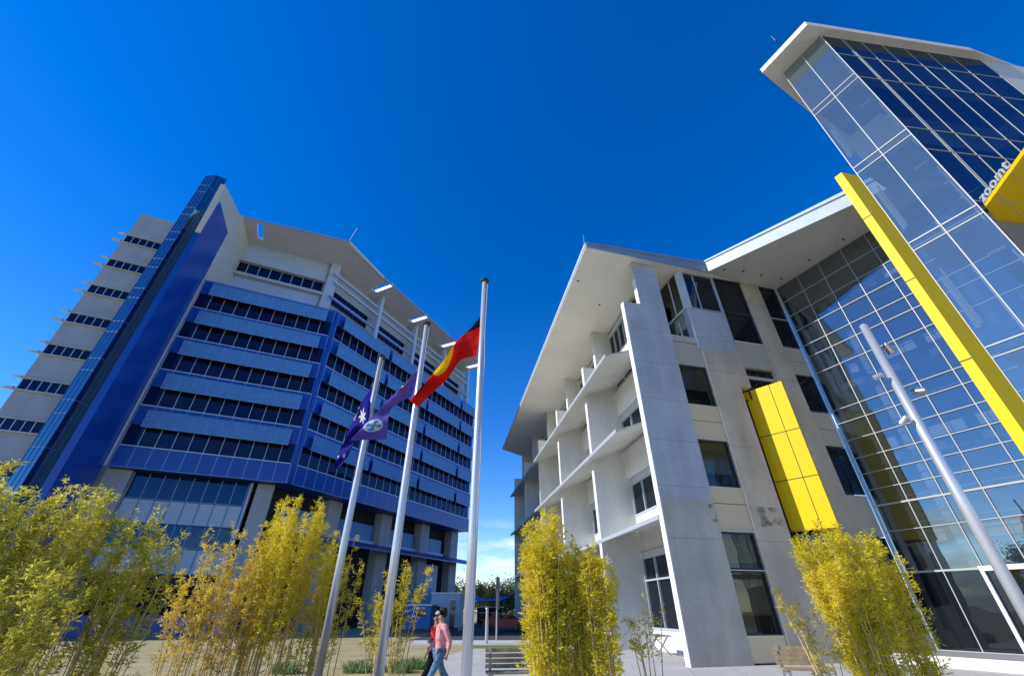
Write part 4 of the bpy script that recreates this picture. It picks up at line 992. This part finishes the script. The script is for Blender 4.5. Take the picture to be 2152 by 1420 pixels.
clump(1660, 1175, 10.2, .3, 7, 500, 'straw', 'thin straw bamboo stems left of the big golden clump', seed=13, hv=.4, bare=.2, spread=.9, lean=(-.25, 0))

# low strappy plants
def lowplant(px, py, label, seed, rad=.45, n=260, h=.45):
    rnd = random.Random(seed); q = atz(px, py, 0); q = q if q.y < 60 else q
    o = thing('garden_plant', (q.x, q.y, 0), label, 'plant', 'low green plants beside the path'); V = []; Fc = []
    for i in range(n):
        a = rnd.uniform(0, 2 * pi); r0 = rnd.random() * rad; b0 = Vector((q.x + cos(a) * r0, q.y + sin(a) * r0, 0)); a2 = a + rnd.gauss(0, .8)
        dr = Vector((cos(a2), sin(a2), 0)); L_ = rnd.uniform(.5, 1) * h; wv = Vector((-dr.y, dr.x, 0)) * .018; pr = None
        for s_ in range(4):
            t = s_ / 3; p = b0 + dr * L_ * .7 * t + Vector((0, 0, L_ * 1.5 * t * (1 - .5 * t))); w_ = wv * (1 - t * .9); k = len(V)
            V.extend((tuple(p + w_), tuple(p - w_)))
            if s_: Fc.append((k - 2, k - 1, k + 1, k))
    f = MB(); f.v = V; f.f = Fc; f.m = [0] * len(Fc); f.build('foliage', LM['plant'], o, fixn=False)
for i, (px, py, lb) in enumerate(((750, 1412, 'low green plant at the foot of the left flagpole'), (600, 1414, 'small green plant under the middle bamboo'), (838, 1412, 'green strappy plant right of the middle flagpole'), (872, 1404, 'green strappy plant beside the walking couple'))):
    lowplant(px, py, lb, 30 + i)

# ------------------------------------------------------------------ benches
def bench(loc, rot, L_, label, back=True, cat='bench', high=.8):
    o = thing('bench', (0, 0, 0), label, cat, None)
    fr = Frame((0, 0), 90)
    for j in range(4):
        m = MB(); m.box(fr, -L_ / 2, L_ / 2, .02 + j * .12, .11 + j * .12, .43, .47); m.build('seat_slat', M['timber'], o)
    if back:
        for j in range(4):
            m = MB(); m.box(fr, -L_ / 2, L_ / 2, .50 + j * .02, .53 + j * .02, .50 + j * .10, .58 + j * .10); m.build('back_slat', M['timber'], o)
    for s in (-1, 1):
        m = MB(); x = s * (L_ / 2 - .12); m.box(fr, x - .03, x + .03, .04, .48, .38, .42); m.box(fr, x - .03, x + .03, .05, .10, 0, .38); m.box(fr, x - .03, x + .03, .54, .60, 0, .92 if back else .38)
        m.build('leg', M['galv'], o)
    o.location = loc; o.rotation_euler = (0, 0, rot); return o
q = atY(318, 1385, 11.0); bench((q.x - .35, 11.0, q.z - .9), radians(128), 1.8, 'grey timber bench end showing beside the left bamboo at the lawn edge')
q = atY(1085, 1392, 12.4); bench((q.x, 12.2, max(0, q.z - .9)), radians(8), 1.35, 'tan slatted bench at the bottom, left of the tall dense bamboo')
q = atY(1690, 1372, 12.8); bench((q.x, 12.8, max(0, q.z - .9)), radians(-12), 1.1, 'tan slatted bench at the foot of the concrete wall beside the big bamboo')
# picnic table by the side facade
q = R(4.6, .9, 0); pt_ = thing('picnic_table', (q.x, q.y, 0), 'small grey metal table between the first two concrete fins', 'table')
fr = Frame(q, -8.9); m = MB(); m.box(fr, -.8, .8, -.35, .35, .70, .75); m.build('tabletop', M['galv'], pt_)
for s in (-1, 1):
    m = MB(); m.bar(fr(s * .5, -.35, 0), fr(s * .5, .3, .7), .03); m.bar(fr(s * .5, .35, 0), fr(s * .5, -.3, .7), .03); m.build('leg', M['galv'], pt_)

# ------------------------------------------------------------------ background street
def tree(x, y, h, cr, label, seed, lm='plant', n=3500, group='trees beyond the street'):
    rnd = random.Random(seed); o = thing('tree', (x, y, 0), label, 'tree', group); m = MB()
    m.tube([Vector((x, y, 0)), Vector((x + .1, y, h * .3)), Vector((x, y, h * .7))], [h * .03, h * .022, h * .01], 7)
    cl = []
    for i in range(14):
        a = rnd.uniform(0, 2 * pi); r0 = cr * rnd.uniform(.2, .85); c = Vector((x + cos(a) * r0, y + sin(a) * r0, h * rnd.uniform(.45, .92))); cl.append((c, cr * rnd.uniform(.22, .45)))
        m.tube([Vector((x, y, h * rnd.uniform(.25, .5))), c], [h * .012, .02], 5)
    m.build('trunk', M['timber'], o); V = []; Fc = []
    for i in range(n):
        c, s = rnd.choice(cl); p = c + Vector((rnd.gauss(0, 1), rnd.gauss(0, 1), rnd.gauss(0, .8))) * s * .6; a = Vector((rnd.gauss(0, 1), rnd.gauss(0, 1), rnd.gauss(0, 1))).normalized() * .2; b = a.cross(Vector((rnd.gauss(0, 1), rnd.gauss(0, 1), rnd.gauss(0, 1)))).normalized() * .11
        k = len(V); V.extend((tuple(p - a), tuple(p + b), tuple(p + a), tuple(p - b))); Fc.append((k, k + 1, k + 2, k + 3))
    f = MB(); f.v = V; f.f = Fc; f.m = [0] * len(Fc); f.build('crown', LM[lm], o, fixn=False)
LM['gum'] = leafmat('grey green gum leaf', (.04, .06, .02), (.12, .14, .06), (.24, .23, .12), .2)
for i, (px, py, Yd, cr, lb) in enumerate(((1040, 1228, 95, 5, 'rounded grey-green tree behind the blue shade sail'), (980, 1225, 88, 4, 'tree whose crown shows left of the right flagpole'), (1085, 1222, 105, 5, 'distant tree showing beside the golden bamboo'), (1008, 1236, 110, 5, 'distant tree right behind the right flagpole'), (1062, 1238, 82, 4, 'smaller yellowish tree behind the street pole'))):
    q = atY(px, py, Yd); tree(q.x, Yd, q.z, cr, lb, 50 + i, 'gum')
for i, (tx, ty, hh, cr) in enumerate(((-46, -14, 9, 4.5), (-52, -6, 10, 5), (-58, -20, 12, 6), (-49, 3, 8, 4))):
    tree(tx, ty, hh * 1.25, cr, ('rounded dark tree', 'broad dark tree', 'tallest dark tree', 'small dark tree')[i] + ' seen only as a low reflection in the curtain wall', 70 + i, 'gum', 2600, 'trees reflected low in the glass')
M['sail'] = mat('blue shade sail', (.01, .06, .42), .6)
def sail(pts, label):
    m = MB(); n = 8; P4 = [atY(*p) for p in pts]; vs = []
    for i in range(n + 1):
        for j in range(n + 1):
            s, t = i / n, j / n; p = P4[0] * (1 - s) * (1 - t) + P4[1] * s * (1 - t) + P4[2] * s * t + P4[3] * (1 - s) * t
            p = p - Vector((0, 0, 2.2 * s * (1 - s) * t + .8 * t * (1 - t))); vs.append(p)
    fs = [(i * (n + 1) + j, (i + 1) * (n + 1) + j, (i + 1) * (n + 1) + j + 1, i * (n + 1) + j + 1) for i in range(n) for j in range(n)]
    m.add(vs, fs); tag(m.build('shade_sail', M['sail'], fixn=False), label, 'shade sail')
sail([(1000, 1262, 62), (1050, 1262, 62), (1052, 1250, 72), (998, 1248, 72)], 'blue shade sail left of the street pole')
sail([(1040, 1266, 60), (1120, 1232, 60), (1120, 1228, 70), (1045, 1252, 70)], 'blue shade sail rising right toward the golden bamboo')
# white site office by the foot of the block
def shed(px0, px1, pyt, Yd, dep, m_, label, windows):
    a = atY(px0, pyt, Yd); b = atY(px1, pyt, Yd); o = thing('site_office', (a.x, Yd, 0), label, 'cabin', None)
    fr = Frame((a.x, Yd), 90); L_ = b.x - a.x; h = a.z
    m = MB(); m.box(fr, 0, L_, 0, dep, 0.25, h); m.build('wall', m_, o)
    m = MB(); m.box(fr, -.08, L_ + .08, -.1, dep + .1, h, h + .12); m.build('roof', M['frame'], o)
    m = MB(); m.box(fr, .05, L_ - .05, .05, dep, 0, .25); m.build('base', M['frame_dk'], o)
    for (u_, w_, z_, hh) in windows:
        m = MB(); m.box(fr, u_ * L_, (u_ + w_) * L_, -.03, .0 - .002, z_ * h, (z_ + hh) * h); wn = m.build('door' if hh > .6 else 'window', M['glass_dk'], o)
        m = MB(); m.box(fr, u_ * L_ - .04, (u_ + w_) * L_ + .04, -.06, -.032, (z_ + hh) * h, (z_ + hh) * h + .08); m.build('frame', M['white'], wn)
M['cab'] = mat('pale blue-white cabin wall', (.42, .52, .62), .6, noise=.05)
M['cabb'] = mat('blue cabin wall', (.04, .16, .45), .6, noise=.05)
shed(908, 968, 1247, 50, 4, M['cab'], 'pale site office at the foot of the blue block', ((.12, .2, .5, .14), (.66, .18, .08, .75), (.2, .3, .12, .22)))
shed(858, 906, 1272, 46, 4, M['cabb'], 'blue site cabin with a dark window, left of the pale site office', ((.35, .4, .6, .3),))
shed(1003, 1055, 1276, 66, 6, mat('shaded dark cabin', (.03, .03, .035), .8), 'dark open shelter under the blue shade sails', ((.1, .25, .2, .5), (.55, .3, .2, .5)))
# street pole, bollard post, young tree
def streetpole(px, pyt, pyb, r, label, arm=False, name='street_pole', cat='pole'):
    g0 = atz(px, pyb, 0); t_ = atY(px, pyt, g0.y); m = MB(); o = thing(name, (g0.x, g0.y, 0), label, cat)
    m.tube([g0, Vector((g0.x, g0.y, t_.z))], [r, r * .8], 10); m.build('post', M['galv'], o)
    m = MB()
    if arm: m.box(Frame((g0.x, g0.y), 90), -.08, .16, -.04, .04, t_.z - 1.9, t_.z - .1); m.build('banner', M['frame_dk'], o)
    else: m.tube([Vector((g0.x, g0.y, t_.z)), Vector((g0.x, g0.y, t_.z + .04))], [r * 1.2, r], 10); m.build('cap', M['galv'], o)
streetpole(1043, 1208, 1350, .05, 'thin street pole with a dark narrow banner beyond the verge', True)
streetpole(1022, 1278, 1352, .10, 'short pale square-looking post by the footpath')

# parked car far under the sails
def car(px, py, Yd, col, label):
    q = atz(px, py, 0); q = Vector((atY(px, py, Yd).x, Yd, 0)); o = thing('parked_car', (q.x, q.y, 0), label, 'car'); fr = Frame(q, 90)
    m = MB(); prof = [(-2.1, .35), (2.1, .35), (2.15, .75), (1.3, .95), (.7, 1.42), (-1.0, 1.45), (-1.7, 1.0), (-2.15, .9)]
    m.ext(fr, prof, 0, 1.7); m.build('body', mat('car paint', col, .25), o)
    m = MB(); m.ext(fr, [(1.1, .98), (.62, 1.36), (-.95, 1.38), (-1.5, 1.02)], -.01, -.002); m.build('window', M['glass_dk'], o)
    for x in (-1.35, 1.35):
        m = MB(); m.tube([fr(x, -.05, .33), fr(x, .2, .33)], .33, 14); m.build('wheel', M['lens'], o)
car(1062, 1310, 48, (.35, .02, .03), 'small red car in the shade beyond the street pole')

# ------------------------------------------------------------------ people
def skin_mesh(name, nodes, edges, mat_, parent, sub=2, smooth=True):
    me = bpy.data.meshes.new(name); me.from_pydata([n[0] for n in nodes], edges, [])
    o = bpy.data.objects.new(name, me); COL.objects.link(o)
    sm = o.modifiers.new('s', 'SKIN'); sb = o.modifiers.new('b', 'SUBSURF'); sb.levels = sub; sb.render_levels = sub
    for i, n in enumerate(nodes):
        r_ = n[1]; me.skin_vertices[0].data[i].radius = (r_, r_) if not isinstance(r_, tuple) else r_
    me.skin_vertices[0].data[0].use_root = True
    dg = bpy.context.evaluated_depsgraph_get(); dg.update()
    m2 = bpy.data.meshes.new_from_object(o.evaluated_get(dg)); bpy.data.objects.remove(o)
    for p in m2.polygons: p.use_smooth = True
    m2.materials.clear(); m2.materials.append(mat_)
    ob = bpy.data.objects.new(name, m2); COL.objects.link(ob); ob.parent = parent; return ob
M['skin'] = mat('skin', (.50, .27, .18), .6); M['jeans'] = mat('blue denim', (.035, .10, .24), .8, noise=.5, nscale=14, col2=(.16, .30, .46)); M['black'] = mat('black cloth', (.012, .012, .014), .8)
M['pink'] = mat('pink checked shirt', (.80, .16, .19), .85, noise=.2, nscale=30, col2=(.90, .52, .52), bump=.4); M['redtop'] = mat('red top', (.65, .02, .02), .8); M['hair_b'] = mat('dark hair', (.01, .008, .007), .7); M['hair_w'] = mat('pale blond hair', (.62, .55, .42), .7, noise=.2, nscale=30)
M['shoe'] = mat('shoe', (.03, .025, .02), .6); M['bag'] = mat('black phone', (.01, .01, .012), .4)
def person(loc, rot, h, top, legm, hairm, label, phase=1, hat=False, slim=1.0, arm_bent=False):
    o = thing('person', (0, 0, 0), label, 'person')
    k = h / 1.75; S = lambda x, y, z: (x * k * slim, y * k, z * k)
    # faces -Y; stride legs: one forward (-y) one back
    f = .40 * phase
    J = [ (S(0, 0, .95), .12), (S(0, .01, 1.12), .115), (S(0, .02, 1.30), .135), (S(0, .01, 1.45), .085), (S(0, -.005, 1.52), .05), (S(0, -.01, 1.60), .075), (S(0, -.015, 1.68), .082),
         (S(.09, 0, .90), .09), (S(.10, -f * .55, .50), .062), (S(.10, -f * 1.05, .12) if f > 0 else S(.10, -f * 1.35, .16), .042), (S(.10, -f * 1.05 - .16, .05) if f > 0 else S(.10, -f * 1.35 - .10, .04), .035),
         (S(-.09, 0, .90), .09), (S(-.10, f * .35, .50), .062), (S(-.10, f * 1.35, .16) if f > 0 else S(-.10, f * 1.05, .12), .042), (S(-.10, f * 1.35 - .10, .04) if f > 0 else S(-.10, f * 1.05 - .16, .05), .035),
         (S(.19, .01, 1.40), .055), (S(.25, .06 + f * .2, 1.13), .042), (S(.24, -.06 + f * .4 if not arm_bent else -.22, .90 if not arm_bent else 1.12), .032), (S(.24, -.10 + f * .45 if not arm_bent else -.28, .84 if not arm_bent else 1.16), .03),
         (S(-.19, .01, 1.40), .055), (S(-.25, .06 - f * .2, 1.13), .042), (S(-.24, -.06 - f * .4, .90), .032), (S(-.24, -.10 - f * .45, .84), .03)]
    nodes = [(p, r_ * k) for p, r_ in J]
    E_ = [(0, 1), (1, 2), (2, 3), (3, 4), (4, 5), (5, 6), (0, 7), (7, 8), (8, 9), (9, 10), (0, 11), (11, 12), (12, 13), (13, 14), (3, 15), (15, 16), (16, 17), (17, 18), (3, 19), (19, 20), (20, 21), (21, 22)]
    # nose, ears and fingers as short extra chains on the same body
    def addn(p, r_, par): nodes.append((tuple(Vector(p)), r_ * k)); E_.append((par, len(nodes) - 1)); return len(nodes) - 1
    addn(S(0, -.115, 1.625), .012, 5)
    for hi in (18, 22):
        hp = Vector(nodes[hi][0]); sx = 1 if hp.x > 0 else -1
        for q_, (dx, dz, L_) in enumerate(((-.022, -.075, 1), (-.008, -.085, 1), (.008, -.08, 1), (.022, -.065, 1), (-.03 * sx, -.03, 1))):
            addn((hp.x + (dx if q_ < 4 else 0) * k * .4, hp.y + (dx - (.045 if q_ == 4 else 0)) * k, hp.z + dz * k), .009, hi)
    skin_mesh('body', nodes, E_, M['skin'], o)
    # clothes
    def sub(idx, grow, name, mt, edges, trims=None):
        mp = {i: j for j, i in enumerate(idx)}; nn_ = []
        for i in idx:
            p, r_ = nodes[i]; p = Vector(p)
            if name == 'shirt' and i == 0: p.z -= .075 * k
            if trims and i in trims: a, t_ = trims[i]; p = p.lerp(Vector(nodes[a][0]), t_)
            nn_.append((tuple(p), r_ + grow * k))
        skin_mesh(name, nn_, [(mp[a], mp[b]) for a, b in edges], mt, o)
    sub([2, 1, 0, 3, 15, 16, 17, 19, 20, 21], .022, 'shirt', top, [(2, 1), (1, 0), (2, 3), (3, 15), (15, 16), (16, 17), (3, 19), (19, 20), (20, 21)], {17: (16, .12), 21: (20, .12)})
    sub([0, 7, 8, 9, 11, 12, 13], .016, 'trousers', legm, [(0, 7), (7, 8), (8, 9), (0, 11), (11, 12), (12, 13)])
    for a, b in ((9, 10), (13, 14)):
        pa, pb = Vector(nodes[a][0]), Vector(nodes[b][0]); pa.z = max(pa.z - .06 * k, .05 * k); skin_mesh('shoe', [(tuple(pa), .05 * k), (tuple(pb), .043 * k)], [(0, 1)], M['shoe'], o)
    hd = S(0, .02, 1.70)
    bm = bmesh.new(); bmesh.ops.create_icosphere(bm, subdivisions=3, radius=.098 * k)
    for v in bm.verts: v.co = Vector((v.co.x * .95, v.co.y * 1.1, v.co.z * 1.05)) + Vector(hd)
    bmesh.ops.delete(bm, geom=[v for v in bm.verts if v.co.z < 1.60 * k or (v.co.y < -.035 * k and v.co.z < 1.70 * k)], context='VERTS')
    me = bpy.data.meshes.new('hair'); bm.to_mesh(me); bm.free(); me.materials.append(hairm); ho = bpy.data.objects.new('hair', me); COL.objects.link(ho); ho.parent = o
    for p in me.polygons: p.use_smooth = True
    if hat:
        bm = bmesh.new(); bmesh.ops.create_cone(bm, segments=16, radius1=.11 * k, radius2=.085 * k, depth=.08 * k, cap_ends=True)
        for v in bm.verts: v.co += Vector((0, .01, 1.79 * k))
        r2_ = bmesh.ops.create_cube(bm, size=1)
        for v in r2_['verts']: v.co = Vector((v.co.x * .13 * k, v.co.y * .13 * k - .13 * k, v.co.z * .012 * k + 1.775 * k))
        me = bpy.data.meshes.new('cap'); bm.to_mesh(me); bm.free(); me.materials.append(M['black']); ho = bpy.data.objects.new('cap', me); COL.objects.link(ho); ho.parent = o
    bm = bmesh.new()
    for sx in (-.032, .032):
        r3 = bmesh.ops.create_icosphere(bm, subdivisions=1, radius=.010 * k)
        for v in r3['verts']: v.co += Vector((sx * k, -.092 * k, 1.655 * k))
    r3 = bmesh.ops.create_cube(bm, size=1)
    for v in r3['verts']: v.co = Vector((v.co.x * .045 * k, v.co.y * .01 * k - .088 * k, v.co.z * .008 * k + 1.585 * k))
    me = bpy.data.meshes.new('face_features'); bm.to_mesh(me); bm.free(); me.materials.append(M['hair_b']); ho = bpy.data.objects.new('face_features', me); COL.objects.link(ho); ho.parent = o
    o.location = loc; o.rotation_euler = (0, 0, rot); return o
h1 = atY(926, 1276, 12.0).z; q = atY(922, 1400, 12.0)
person((q.x, 12.0, 0.0), radians(-58), h1 / 1.045, M['pink'], M['jeans'], M['hair_b'], 'person walking in a pink checked shirt and blue jeans, dark cap on', 1, True)
h2 = atY(912, 1284, 12.5).z; q = atY(911, 1400, 12.5)
person((q.x, 12.5, 0.0), radians(-55), h2 / 1.02, M['redtop'], M['black'], M['hair_w'], 'person with pale hair in a red top and black trousers, walking behind the pink shirt', -1, False, .9, True)
print('objects', len(bpy.data.objects))
